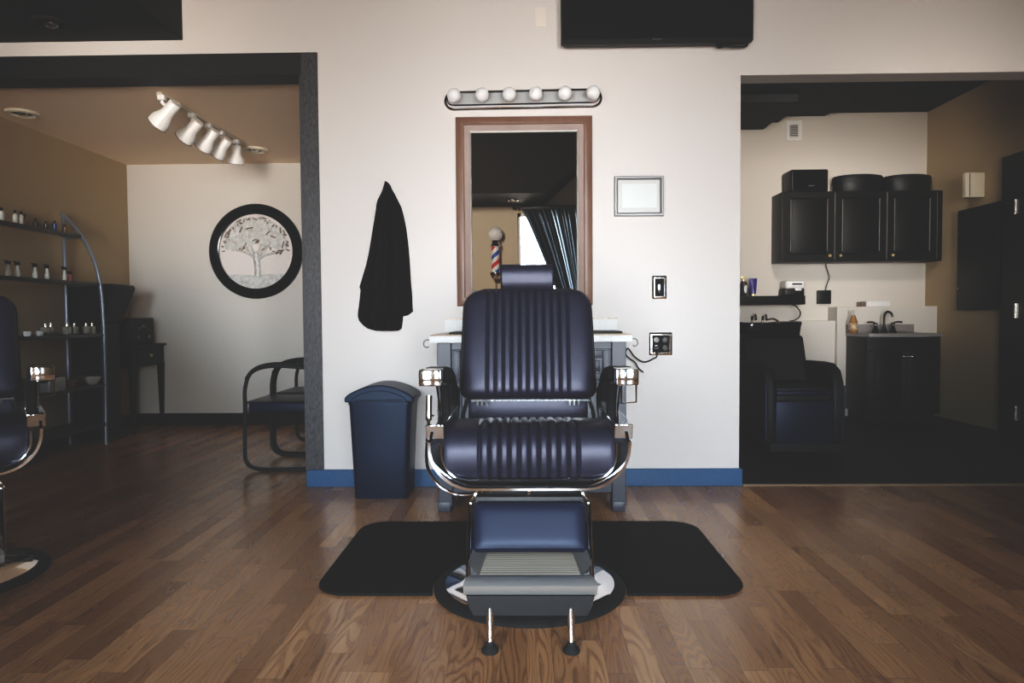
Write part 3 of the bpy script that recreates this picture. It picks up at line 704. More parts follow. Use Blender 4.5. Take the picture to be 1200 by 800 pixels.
# ------------------------------------------------------------------ waste bin
bx = [at(408.5, 470, 3.93).x, at(481.5, 470, 3.93).x]; BY0, BY1 = 3.915, 4.19; zr = at(445, 470, 3.92).z
bin_ = thing('waste_bin', (sum(bx) / 2, 4.05, 0), 'tall dark blue-black plastic waste bin with domed lid beside the left opening', 'bin')
mb = MB(); G = []
cx = sum(bx) / 2; hw_ = (bx[1] - bx[0]) / 2; cy = (BY0 + BY1) / 2; hy = (BY1 - BY0) / 2
for z, k in ((0.0, .86), (.006, .87), (zr * .5, .935), (zr - .02, .995), (zr - .02, 1.02), (zr, 1.02)):
    G.append([Vector((x, y, z)) for x, y in rrect(cx - hw_ * k, cx + hw_ * k, cy - hy * k, cy + hy * k, .03, 5)])
mb.grid(G, True); mb.bm.verts.ensure_lookup_table(); n_ = len(G[0])
mb.bm.faces.new(mb.bm.verts[:n_]); mb.bm.faces.new(mb.bm.verts[-n_:]); mb.build('body', 'plastic_bin', bin_, smooth=40)
hw2 = hw_ + .018
def arch(e, hgt, base):
    pts = [(cx - e, zr - .004), (cx + e, zr - .004), (cx + e, zr + base)]
    for k in range(1, 20):
        a = k / 20; x = cx + e - 2 * e * a; pts.append((x, zr + base + hgt * math.sin(PI * a) ** .75))
    pts.append((cx - e, zr + base)); return pts
ld = MB().prism(arch(hw2, .072, .02), 'y', BY0 - .012, BY1 + .012).build('lid', 'plastic_bin', bin_, smooth=35, bevel=.007)
MB().prism(arch(hw2 * .80, .050, .012), 'y', BY0 - .017, BY0 - .010).build('lid_face', 'plastic_bin', ld, smooth=35, bevel=.003)
MB().bb(cx - hw2 * .70, cx + hw2 * .70, BY0 - .020, BY0 - .015, zr + .006, zr + .010).build('slot', 'socket', ld, smooth=0)

# ------------------------------------------------------------------ left room
# track light with five heads
T0 = at(189, 110, 4.72); zt = LRC; T0 = at_z(189, 109, zt); T1 = at_z(280, 163.5, zt)
tl = thing('track_light', (T0 + T1) / 2, 'ceiling track with five white spotlight heads in the left room', 'track light')
dr = (T1 - T0).normalized(); ang = math.atan2(dr.y, dr.x)
rot = Matrix.Rotation(ang, 3, 'Z')
MB().box(((T0 + T1) / 2) + Vector((0, 0, -.011)), ((T1 - T0).length + .06, .035, .022), .003, rot).build('track', 'ivory', tl)
pm = at_z(207, 121, zt)
MB().box(Vector((pm.x + .01, pm.y, zt - .02)), (.10, .06, .03), .006, rot).build('feed_box', 'ivory', tl)
heads = [((190, 112), (206, 121), (184, 146)), ((225, 133), (233, 142), (215, 163)), ((244, 145), (252, 153), (237, 174)), ((259, 154), (267, 163), (253, 182)), ((277, 164), (276.5, 170), (276, 192))]
for (hx, hy), (bx_, by_), (mx_, my_) in heads:
    h0 = at_z(hx, hy, zt - .022); Y = h0.y
    a = at(bx_, by_, Y); c = at(mx_, my_, Y + .035)
    d = (c - a).normalized(); L_ = .175
    hd = thing_part = MB()
    # bell-shaped shade
    q = d.to_track_quat('Z', 'Y').to_matrix()
    L_ = (c - a).length
    hd.lathe([(.0, 0), (.036, 0), (.040, .006), (.040, L_ * .42), (.046, L_ * .55), (.062, L_ * .72), (.066, L_ * .84), (.066, L_), (.062, L_), (.058, L_ * .85), (.03, L_ * .5), (0, L_ * .5)], a, 28, q)
    ho = hd.build('spot_head', 'white_enamel', tl)
    MB().lathe([(.067, L_ * .975), (.0675, L_ * 1.0), (.060, L_ * 1.0), (.060, L_ * .975)], a, 28, q).build('rim', 'black_metal', ho)
    mb = MB().bb(h0.x - .024, h0.x + .024, Y - .024, Y + .024, zt - .055, zt - .021, .006)
    e = a + d * (L_ * .22)
    mb.tube([(h0.x, Y, zt - .05), (h0.x + .004, Y, zt - .075), (e.x, e.y, e.z)], .011, 8, smooth=3)
    mb.build('stem', 'white_enamel', ho)
# recessed downlights
def downlight(p, r, label, z, m='ivory'):
    t = thing('recessed_light', (p.x, p.y, z - .02), label, 'recessed light')
    MB().lathe([(r * .62, .02), (r * .66, .008), (r * .80, -.002), (r, .006), (r, .02)], (p.x, p.y, z - .02), 36).build('trim_ring', m, t)
    MB().lathe([(0, .015), (r * .64, .015), (r * .64, .0185), (0, .0215)], (p.x, p.y, z - .02), 28).build('baffle', 'socket', t)
    MB().sphere((p.x, p.y, z - .008), r * .34, 16, (1, 1, .45)).build('lamp', 'silver', t)
downlight(at_z(26, 131.5, LRC), .105, 'round recessed ceiling light at the far left of the left room', LRC)
downlight(at_z(299, 174.5, LRC), .105, 'round recessed ceiling light beside the end of the track light', LRC)
downlight(at_z(60, 27, sz), .11, 'dark recessed light in the underside of the brown soffit at top left', sz, 'soffit')
downlight(Vector((-.14, -.72, 0)), .075, 'recessed light in the dark soffit, seen in the mirror', 2.55, 'silver')
# round tree wall art
ac = at(300, 294.5, LRY - .02); ar = 55.5 * (LRY - .02) / F
wa = thing('wall_art', (ac.x, LRY, ac.z - ar), 'round black framed relief of a spreading silver tree on the left room wall', 'wall art')
rx90 = Matrix.Rotation(R(90), 3, 'X')
MB().lathe([(ar * .785, 0), (ar * .785, .030), (ar * .80, .034), (ar * .98, .034), (ar, .026), (ar, 0)], (ac.x, LRY - .001, ac.z), 72, rx90).build('frame', 'black_gloss', wa)
MB().lathe([(0, 0), (ar * .80, 0), (ar * .80, .010), (0, .010)], (ac.x, LRY - .001, ac.z), 72, rx90).build('panel', 'art_ground', wa)
def disc(mb, x, z, r, y0, dep, n=14, sc=1.0):
    mb.sphere((ac.x + x * ar, y0, ac.z + z * ar), r * ar, n, (1, dep, sc))
mb = MB(); y0 = LRY - .012; rnd = random.Random(3)
for k in range(260):
    a = rnd.uniform(-.28, PI + .28); rr = rnd.uniform(.0, 1) ** .5
    x = .64 * rr * math.cos(a); z = .16 + .54 * rr * math.sin(a) * (.75 if math.sin(a) < 0 else 1)
    if z < -.06 + .26 * math.exp(-(x / .30) ** 2) or x * x + z * z > .735 ** 2: continue
    disc(mb, x, z, rnd.uniform(.05, .085), y0, .12, 10)
n_leaf = len(mb.bm.faces)
for k in range(46):
    if k < 30:
        a = R(-4 + 188 * (k + rnd.random()) / 30); x_, z_ = (.70 + rnd.uniform(-.05, .02)) * math.cos(a), .03 + (.66 + rnd.uniform(-.05, .02)) * math.sin(a)
    else:
        x_ = rnd.uniform(-.55, .55); z_ = -.03 + .24 * math.exp(-(x_ / .30) ** 2) + rnd.uniform(-.03, .03)
    q = rnd.uniform(0, PI); l_ = rnd.uniform(.015, .04)
    mb.tube([(ac.x + (x_ - l_ * math.cos(q)) * ar, y0 - .008, ac.z + (z_ - l_ * math.sin(q)) * ar), (ac.x + (x_ + l_ * math.cos(q)) * ar, y0 - .010, ac.z + (z_ + l_ * math.sin(q)) * ar)], rnd.uniform(.004, .008), 6)
for x0_, z0_, x1_, z1_ in ((-.20, .47, -.05, .50), (-.34, .40, -.28, .52), (.22, .34, .30, .42), (.32, .32, .42, .28), (.56, .06, .60, .20), (.46, .0, .6, .02), (-.30, .02, -.2, .18), (-.06, .22, .02, .25), (.12, .02, .2, .06), (-.4, .62, -.3, .66), (.14, .70, .24, .68), (.62, .36, .60, .44), (-.66, .3, -.6, .42)):
    mb.tube([(ac.x + x0_ * ar, y0 - .012, ac.z + z0_ * ar), (ac.x + (x0_ + x1_) / 2 * ar, y0 - .013, ac.z + ((z0_ + z1_) / 2 + .006) * ar), (ac.x + x1_ * ar, y0 - .012, ac.z + z1_ * ar)], .0055, 6, smooth=3)
co = mb.build('tree_canopy', 'silver_leaf', wa); co.data.materials.append(M['brown_leaf'])
for p_ in co.data.polygons[n_leaf:]: p_.material_index = 1
mb = MB()
mb.tube([(ac.x + x * ar, y0 - .004, ac.z + z * ar) for x, z in ((.02, -.52), (.03, -.40), (.02, -.28), (.01, -.18), (.0, .0))], [.040, .034, .030, .028, .014] if False else .030, 10)
for pts in (((.0, -.2), (-.12, -.08), (-.28, .0), (-.42, .03)), ((.02, -.2), (.16, -.10), (.34, -.04), (.50, .0)), ((0, -.16), (-.06, 0), (-.12, .14)), ((.02, -.16), (.07, .02), (.12, .16)), ((-.01, -.18), (-.18, .02), (-.24, .16)), ((.03, -.18), (.18, .02), (.28, .14))):
    mb.tube([(ac.x + x * ar, y0 - .006, ac.z + z * ar) for x, z in pts], .011, 8, smooth=4)
mb.build('tree_trunk', 'silver_leaf', wa)
mb = MB(); poly = [(ac.x + .60 * ar * math.cos(a), ac.z - .52 * ar + .03 * ar * math.sin(3 * a)) for a in [PI - PI * k / 12 for k in range(13)]]
poly = [(ac.x + x * ar, ac.z + z * ar) for x, z in [(-.60, -.50), (-.4, -.48), (-.1, -.50), (.15, -.49), (.45, -.47), (.61, -.48)]] + [(ac.x + .775 * ar * math.cos(R(a)), ac.z + .775 * ar * math.sin(R(a))) for a in range(-40, -141, -8)]
mb.prism(poly, 'y', LRY - .018, LRY - .010); mb.build('grass', 'silver_leaf', wa, smooth=0)
# side table (drawer facing right) and box
TX1 = at(195, 420, 6.68).x; TX0 = -3.805; TY0, TY1 = 6.11, 6.69
sz1 = at(193, 402, 6.6).z
st = thing('side_table', ((TX0 + TX1) / 2, 6.4, 0), 'black side table with one drawer and tapered legs in the left room corner', 'table')
MB().bb(TX0, TX1, TY0, TY1, sz1 - .022, sz1, .004).build('tabletop', 'black_wood', st)
MB().bb(TX0 + .01, TX1 - .02, TY0 + .02, TY1 - .02, sz1 - .20, sz1 - .022).build('apron', 'black_wood', st)
dw = MB().bb(TX1 - .022, TX1 - .008, TY0 + .09, TY1 - .09, sz1 - .18, sz1 - .04, .003).build('drawer', 'black_wood', st)
MB().sphere((TX1 + .004, (TY0 + TY1) / 2, sz1 - .105), .014, 12).build('knob', 'brass', dw)
for x in (TX0 + .035, TX1 - .04):
    for y in (TY0 + .04, TY1 - .04):
        G = [[Vector((x + a * h_, y + b_ * h_, z)) for a, b_ in ((-1, -1), (1, -1), (1, 1), (-1, 1))] for z, h_ in ((0, .012), (sz1 - .18, .024))]
        MB().grid(G, True).build('leg', 'black_wood', st, smooth=0)
by0, by1, bx1_ = 6.17, 6.53, -3.495
bz1 = at(160, 372.5, 6.3).z
bo = thing('display_box', (-3.6, 6.35, sz1), 'square black box with a small pale emblem standing on the side table', 'box')
MB().bb(-3.70, bx1_, by0, by1, sz1 + .0005, bz1, .004).build('case', 'black_wood', bo)
ey = (by0 + by1) / 2; ez_ = (sz1 + bz1) / 2
mb = MB().tube([(bx1_ + .003, ey + .085 * math.cos(R(a)), ez_ - .01 + .055 * math.sin(R(a))) for a in range(20, 161, 10)], .005, 6)
mb.sphere((bx1_ + .003, ey, ez_ + .045), .024, 12, (.2, 1, .6)).sphere((bx1_ + .003, ey - .09, ez_ - .05), .016, 10, (.2, 1, 1)).sphere((bx1_ + .003, ey + .09, ez_ - .05), .018, 10, (.2, 1, 1))
mb.build('emblem', mat('dull pale emblem', (.26, .25, .21), .4, metal=.4), bo)
# flared stand in the corner
fx1 = at(153, 337, 5.98).x; fzt = at(140, 334, 5.98).z; xm = at(138.5, 378, 5.98).x; zs = at(138, 378, 5.98).z
fs = thing('floor_stand', (-3.65, 5.9, 0), 'tall black flared stand in the dark corner between shelf unit and side table', 'stand')
G = [[Vector((x, y, z)) for x, y in ((-3.80, 5.73 + .05 * k), (xr_, 5.73 + .05 * k), (xr_, 6.06 - .02 * k), (-3.80, 6.06 - .02 * k))] for z, xr_, k in ((zs, xm, .8), (fzt - .03, fx1, 0), (fzt, fx1 - .012, 0))]
mb = MB(); mb.grid(G, True); mb.bm.verts.ensure_lookup_table(); mb.bm.faces.new(mb.bm.verts[-4:]); mb.bm.faces.new(mb.bm.verts[:4]); mb.build('flared_top', 'leather_flat', fs, bevel=.01)
MB().bb(-3.79, xm - .02, 5.77, 6.04, .04, zs).build('post', 'leather_flat', fs, bevel=.01)
MB().bb(-3.80, xm + .02, 5.74, 6.06, 0, .04, .006).build('foot', 'black_metal', fs)

# etagere
EY1 = 5.67; EY0 = 4.46; xr_ = -3.755
sh = thing('shelf_unit', (-3.58, 5.07, 0), 'grey metal shelf unit with arched ends along the left room wall', 'shelf unit')
front = [at(px, py, EY1) for px, py in ((124, 522), (123.2, 460), (121.8, 400), (120, 360), (117.5, 335), (112.5, 312), (105, 293), (95, 275.5), (84, 262), (72, 249.5))]
front[0].z = 0
zs_ = [at(120, 496, EY1).z, at(121, 450, EY1).z, at(121, 391.5, EY1).z, at(117, 332.5, EY1).z, at(96, 276, EY1).z]
def fx_at(z):
    for a, b in zip(front, front[1:]):
        if a.z <= z <= b.z: return a.x + (b.x - a.x) * (z - a.z) / (b.z - a.z)
    return front[-1].x
for Y in (EY1, EY0):
    pts = [Vector((p.x, Y, p.z)) for p in front] + [Vector((xr_, Y, front[-1].z - .03)), Vector((xr_, Y, 1.2)), Vector((xr_, Y, 0))]
    pts = catmull(pts[:10], 5) + pts[10:]
    fo = MB().tube(pts, .014, 10, flat=(.013, .016)).build('end_frame', 'grey_metal', sh, smooth=50)
    mb = MB()
    for z in zs_: mb.tube([(xr_, Y, z - .012), (fx_at(z), Y, z - .012)], .008, 8)
    mb.build('cross_bar', 'grey_metal', fo)
for z in zs_:
    MB().bb(xr_ + .002, fx_at(z) + .005, EY0, EY1, z - .006, z + .006, .002).bb(fx_at(z) - .004, fx_at(z) + .008, EY0, EY1, z - .02, z + .006, .002).build('shelf', 'black_metal', sh)
Zs = [z + .0062 for z in zs_]     # item base heights
def on_shelf(px, k, X):
    p = at_x(px, 300, X); return Vector((X, p.y, Zs[k]))
ORD = ['first', 'second', 'third', 'fourth', 'fifth', 'sixth', 'seventh', 'eighth', 'ninth']
# top shelf: slim bottles
tops = [(3.5, .105, 'bottle_white'), (19, .105, 'bottle_white'), (26, .105, 'bottle_white'), (30, .09, 'bottle_brown'), (43, .075, 'bottle_dark'), (55, .07, 'bottle_dark'), (65, .09, 'bottle_blue'), (77, .075, 'bottle_brown')]
cols = {'bottle_white': 'pale', 'bottle_brown': 'brown', 'bottle_dark': 'dark', 'bottle_blue': 'blue'}
for i, (px, hgt, mt) in enumerate(tops):
    p = on_shelf(px, 4, -3.69); r = .0165
    t = thing('slim_bottle', p, '%s slim bottle with dark cap, %s from the left on the top shelf' % (cols[mt], ORD[i]), 'bottle', 'slim bottles on the top shelf')
    MB().lathe([(r * .9, 0), (r, .004), (r, hgt * .68), (r * .45, hgt * .78), (r * .4, hgt * .8), (0, hgt * .8)], p, 16).build('body', mt, t)
    MB().lathe([(r * .55, hgt * .79), (r * .55, hgt * .98), (r * .45, hgt), (0, hgt)], p, 14).build('cap', 'black_plastic', t)
# second shelf: spray bottles
spr = [(9, 'bottle_white'), (20, 'bottle_white'), (40.5, 'bottle_white'), (54.5, 'bottle_white'), (75, 'bottle_white'), (81, 'bottle_red')]
for i, (px, mt) in enumerate(spr):
    p = on_shelf(px, 3, -3.62); r = .0165; hgt = .12 if i < 5 else .085
    t = thing('spray_bottle', p, '%s bottle with black nozzle, %s from the left on the second shelf down' % ('red' if mt == 'bottle_red' else 'white slanted spray', ORD[i]), 'bottle', 'spray bottles on the second shelf')
    MB().lathe([(r, 0), (r * 1.05, .005), (r * .98, hgt * .35), (r * .55, hgt * .65), (r * .42, hgt * .80), (0, hgt * .80)], p, 16).build('body', mt, t)
    MB().bb(p.x - .009, p.x + .009, p.y - .014, p.y + .014, p.z + hgt * .78, p.z + hgt * .9).prism([(p.x - .008, p.z + hgt * .88), (p.x + .012, p.z + hgt * .88), (p.x + .016, p.z + hgt * .97), (p.x - .022, p.z + hgt * 1.03), (p.x - .022, p.z + hgt * .97)], 'y', p.y - .009, p.y + .009).build('nozzle', 'black_plastic', t)
# third shelf: square bottles and cups
sq = [(50.5, .046), (57, .03), (76, .046), (84.5, .046), (98.5, .04), (105.5, .04)]
for i, (px, w_) in enumerate(sq):
    p = on_shelf(px, 2, -3.55); hgt = .085
    t = thing('square_bottle', p, 'clear square glass bottle with silver cap, %s from the left on the third shelf down' % ORD[i], 'bottle', 'square bottles on the third shelf')
    MB().bb(p.x - w_ / 2, p.x + w_ / 2, p.y - w_ / 2, p.y + w_ / 2, p.z, p.z + hgt * .72, .004).build('body', 'bottle_glass', t)
    MB().cone(p + Vector((0, 0, hgt * .71)), p + Vector((0, 0, hgt)), .011, n=14).build('cap', 'silver', t)
for i, px in enumerate((29, 43.5)):
    p = on_shelf(px, 2, -3.50)
    tag(MB().lathe([(.017, 0), (.024, .01), (.026, .035), (.023, .035), (.02, .012), (0, .008)], p, 20).build('small_cup', 'white_plastic', loc=p), 'tiny white cup, %s of two at the left of the square glass bottles' % ('left' if i == 0 else 'right'), 'cup', 'small white cups on the third shelf')
# fourth shelf
p = on_shelf(49, 1, -3.50)
t = thing('metal_case', p, 'shiny metal box standing on the fourth shelf down', 'box')
MB().bb(p.x - .10, p.x + .09, p.y - .09, p.y + .09, p.z, p.z + .105, .006).build('case', mat('clouded metal case', (.20, .20, .19), .25, metal=.6, noise=(14, .2, (.5, .5, .48))), t)
MB().bb(p.x - .103, p.x - .092, p.y - .094, p.y - .084, p.z, p.z + .11).build('edge', 'silver', t)
for px, r, hgt, mt, lab in ((77, .052, .062, 'clay', 'small pinkish clay pot, left of the cream bowl on the fourth shelf'), (88, .055, .07, 'brown_bowl', 'brown bowl behind the pink pot on the fourth shelf'), (104, .065, .062, 'cream_bowl', 'cream bowl nearest the right end of the fourth shelf')):
    p = on_shelf(px, 1, -3.50 if mt != 'brown_bowl' else -3.64)
    prof = [(r * .45, 0), (r * .55, .004), (r * .85, hgt * .55), (r, hgt), (r * .93, hgt), (r * .78, hgt * .55), (r * .4, .012), (0, .012)]
    if mt == 'clay': prof = [(r * .6, 0), (r * .68, .004), (r * .72, hgt * .7), (r, hgt * .8), (r, hgt), (r * .9, hgt), (r * .62, hgt * .7), (0, .012)]
    tag(MB().lathe(prof, p, 28).build('bowl', mt, loc=p), lab, 'bowl')
# waiting chairs (tube frames facing left)
def side_chair(y0, label):
    xf = at(284, 500, 4.64).x; W = .50
    t = thing('waiting_chair', (xf + .3, y0 + W / 2, 0), label, 'chair', 'waiting chairs in the left room')
    for y in (y0, y0 + W):
        pts = [(xf + .02, y, .60), (xf + .055, y, .665), (xf + .12, y, .70), (xf + .22, y, .715), (xf + .40, y, .70), (xf + .56, y, .70)]
        fr = [(xf + .56, y, .013), (xf + .40, y, .013), (xf + .16, y, .013), (xf + .06, y, .025), (xf + .015, y, .07), (xf + .008, y, .14), (xf + .012, y, .30), (xf + .015, y, .45), (xf + .018, y, .56), (xf + .05, y, .655), (xf + .13, y, .70), (xf + .25, y, .712), (xf + .42, y, .70), (xf + .58, y, .695)]
        f = MB().tube(fr, .0135, 10, smooth=5).build('side_frame', 'black_metal', t)
        MB().tube([(xf + .03, y, .625), (xf + .07, y, .678), (xf + .14, y, .712), (xf + .25, y, .724), (xf + .42, y, .712), (xf + .56, y, .706)], .02, 10, smooth=5, flat=(.013, .024)).build('arm_pad', 'rubber', f)
    MB().bb(xf + .0, xf + .56, y0 + .015, y0 + W - .015, .385, .47, .022, 4).build('seat', 'leather_blue', t)
    MB().bb(xf + .02, xf + .045, y0 - .012, y0 + .01, .39, .46, .004).build('bracket', 'black_metal', t)
    G = [[(xf + .57, y0 + .03), (xf + .57, y0 + W - .03)]]
    MB().box((xf + .60, y0 + W / 2, .70), (.06, W - .04, .40), .025, Matrix.Rotation(R(8), 3, 'Y'), 4).build('backrest', 'leather_blue', t)
    MB().tube([(xf + .56, y0, .70), (xf + .585, y0, .60), (xf + .585, y0, .44), (xf + .585, y0 + W, .44), (xf + .585, y0 + W, .60), (xf + .56, y0 + W, .70)], .012, 8).build('back_frame', 'black_metal', t)
    return t
wc = side_chair(4.655, 'nearer black tube framed waiting chair, half hidden behind the dark casing')
w2 = dup(wc); w2.location.y += .56; w2['label'] = 'farther black waiting chair, mostly hidden behind the first one'

# ------------------------------------------------------------------ right room
CY = 7.03
cx0 = at(917, 260, CY).x; cx1 = RRX - .004; cz0 = at(1000, 306, CY).z; cz1 = at(1000, 223.5, CY).z
wc_ = thing('wall_cabinet', ((cx0 + cx1) / 2, 7.2, cz0), 'black wall cabinet with three panelled doors above the vanity', 'cabinet')
MB().bb(cx0, cx1, CY + .02, RRY - .001, cz0, cz1, .003).build('carcass', 'black_wood', wc_)
dxs = [at(px, 260, CY).x for px in (917.5, 978, 1039, 1098)]; dxs[3] = min(dxs[3], cx1 - .002)
for i in range(3):
    a, b = dxs[i] + .003, dxs[i + 1] - .003
    mb = MB().bb(a, b, CY, CY + .02, cz0 + .004, cz1 - .004, .002); fw_ = .075
    dd = mb.build('door', 'black_wood', wc_)
    frame_mitre(MB(), a, b, cz0 + .004, cz1 - .004, [(0, 0), (0, .008), (.004, .010), (fw_ - .012, .010), (fw_, 0)], CY).build('door_frame', 'black_wood', dd, smooth=20)
    MB().bb(a + fw_ + .01, b - fw_ - .01, CY - .007, CY + .002, cz0 + fw_ + .02, cz1 - fw_ - .02, .006).build('panel', 'black_wood', dd)
    mb = MB()
    for x in ((a + fw_ - .004), (b - fw_ + .004)): mb.bb(x - .0028, x + .0028, CY - .0125, CY - .004, cz0 + .10, cz1 - .08, .001)
    mb.bb(b - .002, b + .002, CY - .011, CY - .003, cz0 + .02, cz1 - .02)
    mb.build('edge_bead', 'black_edge', dd)
    kx = b - .05 if i == 0 else a + .05
    MB().sphere((kx, CY - .028, cz0 + .055), .016, 14).cone((kx, CY - .02, cz0 + .055), (kx, CY - .003, cz0 + .055), .007, n=10).build('knob', 'brass', dd)
# things on the wall cabinet
sx0_, sx1_ = at(927, 210, 7.06).x, at(971, 210, 7.06).x; st_ = at(950, 198, 7.06).z
sp = thing('speaker', ((sx0_ + sx1_) / 2, 7.17, cz1), 'square black speaker box at the left on top of the black wall cabinet', 'speaker')
MB().bb(sx0_, sx1_, 7.06, 7.30, cz1 + .0005, st_, .018, 3).build('case', 'black_plastic', sp)
MB().bb(sx0_ + .02, sx1_ - .02, 7.055, 7.062, cz1 + .02, st_ - .02, .003).build('grille', 'cloth', sp)
lg = at(951, 217.5, 7.05); MB().bb(lg.x - .03, lg.x + .03, 7.050, 7.0545, lg.z - .006, lg.z + .006).build('badge', 'silver', sp)
for px0, px1, lab in ((976, 1034, 'left of two round black lidded boxes on top of the wall cabinet'), (1035, 1090, 'right of two round black lidded boxes on top of the wall cabinet, nearest the corner')):
    c = at((px0 + px1) / 2, 213, 7.18); r = (px1 - px0) / 2 * 7.14 / F * .62; zt_ = at((px0 + px1) / 2, 204.5, 7.1).z; b0 = Vector((c.x, 7.185, cz1 + .0005)); hgt = zt_ - cz1
    rx = (px1 - px0) / 2 * 7.18 / F - .004
    t = thing('round_box', b0, lab, 'box', 'round boxes on the wall cabinet')
    def ell(prof, c_, rx_, ry_):
        mb = MB(); mb.lathe(prof, (0, 0, 0), 40); bmesh.ops.scale(mb.bm, vec=(rx_, ry_, 1), verts=mb.bm.verts); bmesh.ops.translate(mb.bm, vec=c_, verts=mb.bm.verts); return mb
    ell([(.95, 0), (.97, .006), (.97, hgt * .62), (0, hgt * .62)], b0, rx, .145).build('drum', 'black_plastic', t)
    ell([(1.0, hgt * .55), (1.0, hgt * .86), (.96, hgt * .95), (.80, hgt), (0, hgt)], b0, rx, .15).build('lid', 'leather_flat', t)
# vent and sensor box
v0 = at(921, 165, 7.33); v1 = at(940, 141, 7.33)
vt = thing('wall_vent', ((v0.x + v1.x) / 2, RRY, v0.z), 'white louvred vent cover high on the right room wall above the cabinet', 'vent')
frame_mitre(MB(), v0.x, v1.x, v0.z, v1.z, [(0, 0), (0, .01), (.004, .014), (.035, .014), (.04, .006), (.04, 0)], RRY - .0005).build('frame', 'white_plastic', vt, smooth=20)
mb = MB()
nsl = 7
for k in range(nsl):
    z = v0.z + .045 + (v1.z - v0.z - .09) * k / (nsl - 1); mb.box(((v0.x + v1.x) / 2, RRY - .007, z), (v1.x - v0.x - .07, .014, .003), 0, Matrix.Rotation(R(35), 3, 'X'))
mb.build('louvres', 'white_plastic', vt, smooth=0)
MB().bb(v0.x + .03, v1.x - .03, RRY - .003, RRY - .0006, v0.z + .03, v1.z - .03).build('backing', 'grey_frame', vt, smooth=0)
q0 = at(1131.5, 231, 6.42); q1 = at(1147, 202, 6.42)
sb = thing('wall_sconce', (RRX, 6.45, q0.z), 'pale box shaped wall light on the dim right wall near the corner', 'wall light')
MB().bb(q0.x, RRX - .001, 6.42, 6.47, q0.z, q1.z, .004).build('shade', 'ivory', sb)
xq = at(1136.5, 215, 6.42).x
MB().bb(xq - .003, xq + .003, 6.418, 6.425, q0.z + .006, q1.z - .006).build('slot', 'socket', sb, smooth=0)
# black wall panel next to the door
p1 = at_x(1124, 247, RRX - .06); ya = p1.y; z1 = p1.z; z0 = at_x(1124, 363.5, RRX - .06).z
pn = thing('wall_panel', (RRX, (ya + d0) / 2, z0), 'flat black cupboard on the right wall beside the black door', 'cabinet')
MB().bb(RRX - .06, RRX - .001, d0 + .01, ya, z0, z1, .004).build('case', 'black_wood', pn)
pd = MB().bb(RRX - .075, RRX - .06, d0 + .015, ya - .004, z0 + .005, z1 - .005, .003).build('door', 'black_wood', pn)
for f_ in (.22, .78):
    MB().sphere((RRX - .077, ya - .03, z0 + (z1 - z0) * f_), .008, 10).build('stud', 'silver', pd)
# floating shelf and what is on it
fx0, fx1_ = 1.6, at(943, 350, 7.14).x; fz1 = at(905, 346.5, 7.14).z; fz0 = at(905, 357, 7.14).z
tag(MB().bb(fx0, fx1_, 7.12, RRY - .001, fz0, fz1, .003).build('floating_shelf', 'black_wood', loc=((fx0 + fx1_) / 2, RRY, fz0)), 'thick black floating shelf on the right room wall above the wash basin', 'shelf')
p = at(871.5, 346, 7.2); p.z = fz1 + .0005
t = thing('pump_bottle', p, 'dark bottle with white label and gold pump at the left of the floating shelf', 'bottle')
MB().lathe([(.034, 0), (.038, .006), (.038, .12), (.03, .145), (.014, .155), (0, .155)], p, 22).build('body', 'bottle_dark', t)
MB().sphere(p + Vector((.008, -.03, .07)), .03, 14, (.62, .38, 1.8)).build('label_patch', 'white_plastic', t)
MB().cone(p + Vector((0, 0, .152)), p + Vector((0, 0, .185)), .010, n=12).bb(p.x - .03, p.x + .012, p.y - .01, p.y + .01, p.z + .183, p.z + .198, .004).build('pump', 'brass', t)
p = at(882.5, 346, 7.2); p.z = fz1 + .0005
t = thing('squeeze_tube', p, 'purple blue squeeze tube standing on its cap on the floating shelf', 'tube')
mb = MB(); G = []
for z, a, b in ((.022, .026, .026), (.06, .032, .026), (.12, .037, .016), (.172, .041, .004), (.18, .041, .003)):
    G.append([Vector((p.x + a * math.cos(2 * PI * k / 24), p.y + b * math.sin(2 * PI * k / 24), p.z + z)) for k in range(24)])
mb.grid(G, True); mb.bm.verts.ensure_lookup_table(); mb.bm.faces.new(mb.bm.verts[-24:]); mb.bm.faces.new(mb.bm.verts[:24]); mb.build('body', 'purple', t)
MB().cone(p, p + Vector((0, 0, .024)), .022, n=20).build('cap', 'brass', t)
wx0, wx1 = at(919, 340, 7.16).x, at(942, 340, 7.16).x; wz = at(930, 328.5, 7.16).z
ww = thing('electric_appliance', ((wx0 + wx1) / 2, 7.23, fz1), 'boxy white and black electric appliance at the right end of the floating shelf', 'appliance')
MB().bb(wx0, wx1, 7.14, 7.31, fz1 + .0005, fz1 + .075, .01).build('base', 'black_plastic', ww)
MB().bb(wx0 + .008, wx1 + .002, 7.135, 7.30, fz1 + .07, wz, .022, 4).build('hood', 'white_plastic', ww)
MB().bb(wx0 + .07, wx1 - .03, 7.128, 7.137, wz - .045, wz - .03, .002).build('slot', 'socket', ww)
MB().bb(wx0 + .10, wx1 - .035, 7.125, 7.15, fz1 + .05, fz1 + .075, .004).build('tab', 'white_plastic', ww)
wcord = [at(*q, 7.13) for q in ((933, 356.5), (934, 360), (938, 366), (936, 372), (930, 375.5), (925, 376))]
wcord[0].y = 7.2; wcord[0].z = fz0 - .004
MB().tube(wcord, .006, 8, smooth=5).build('cord', 'black_plastic', ww)
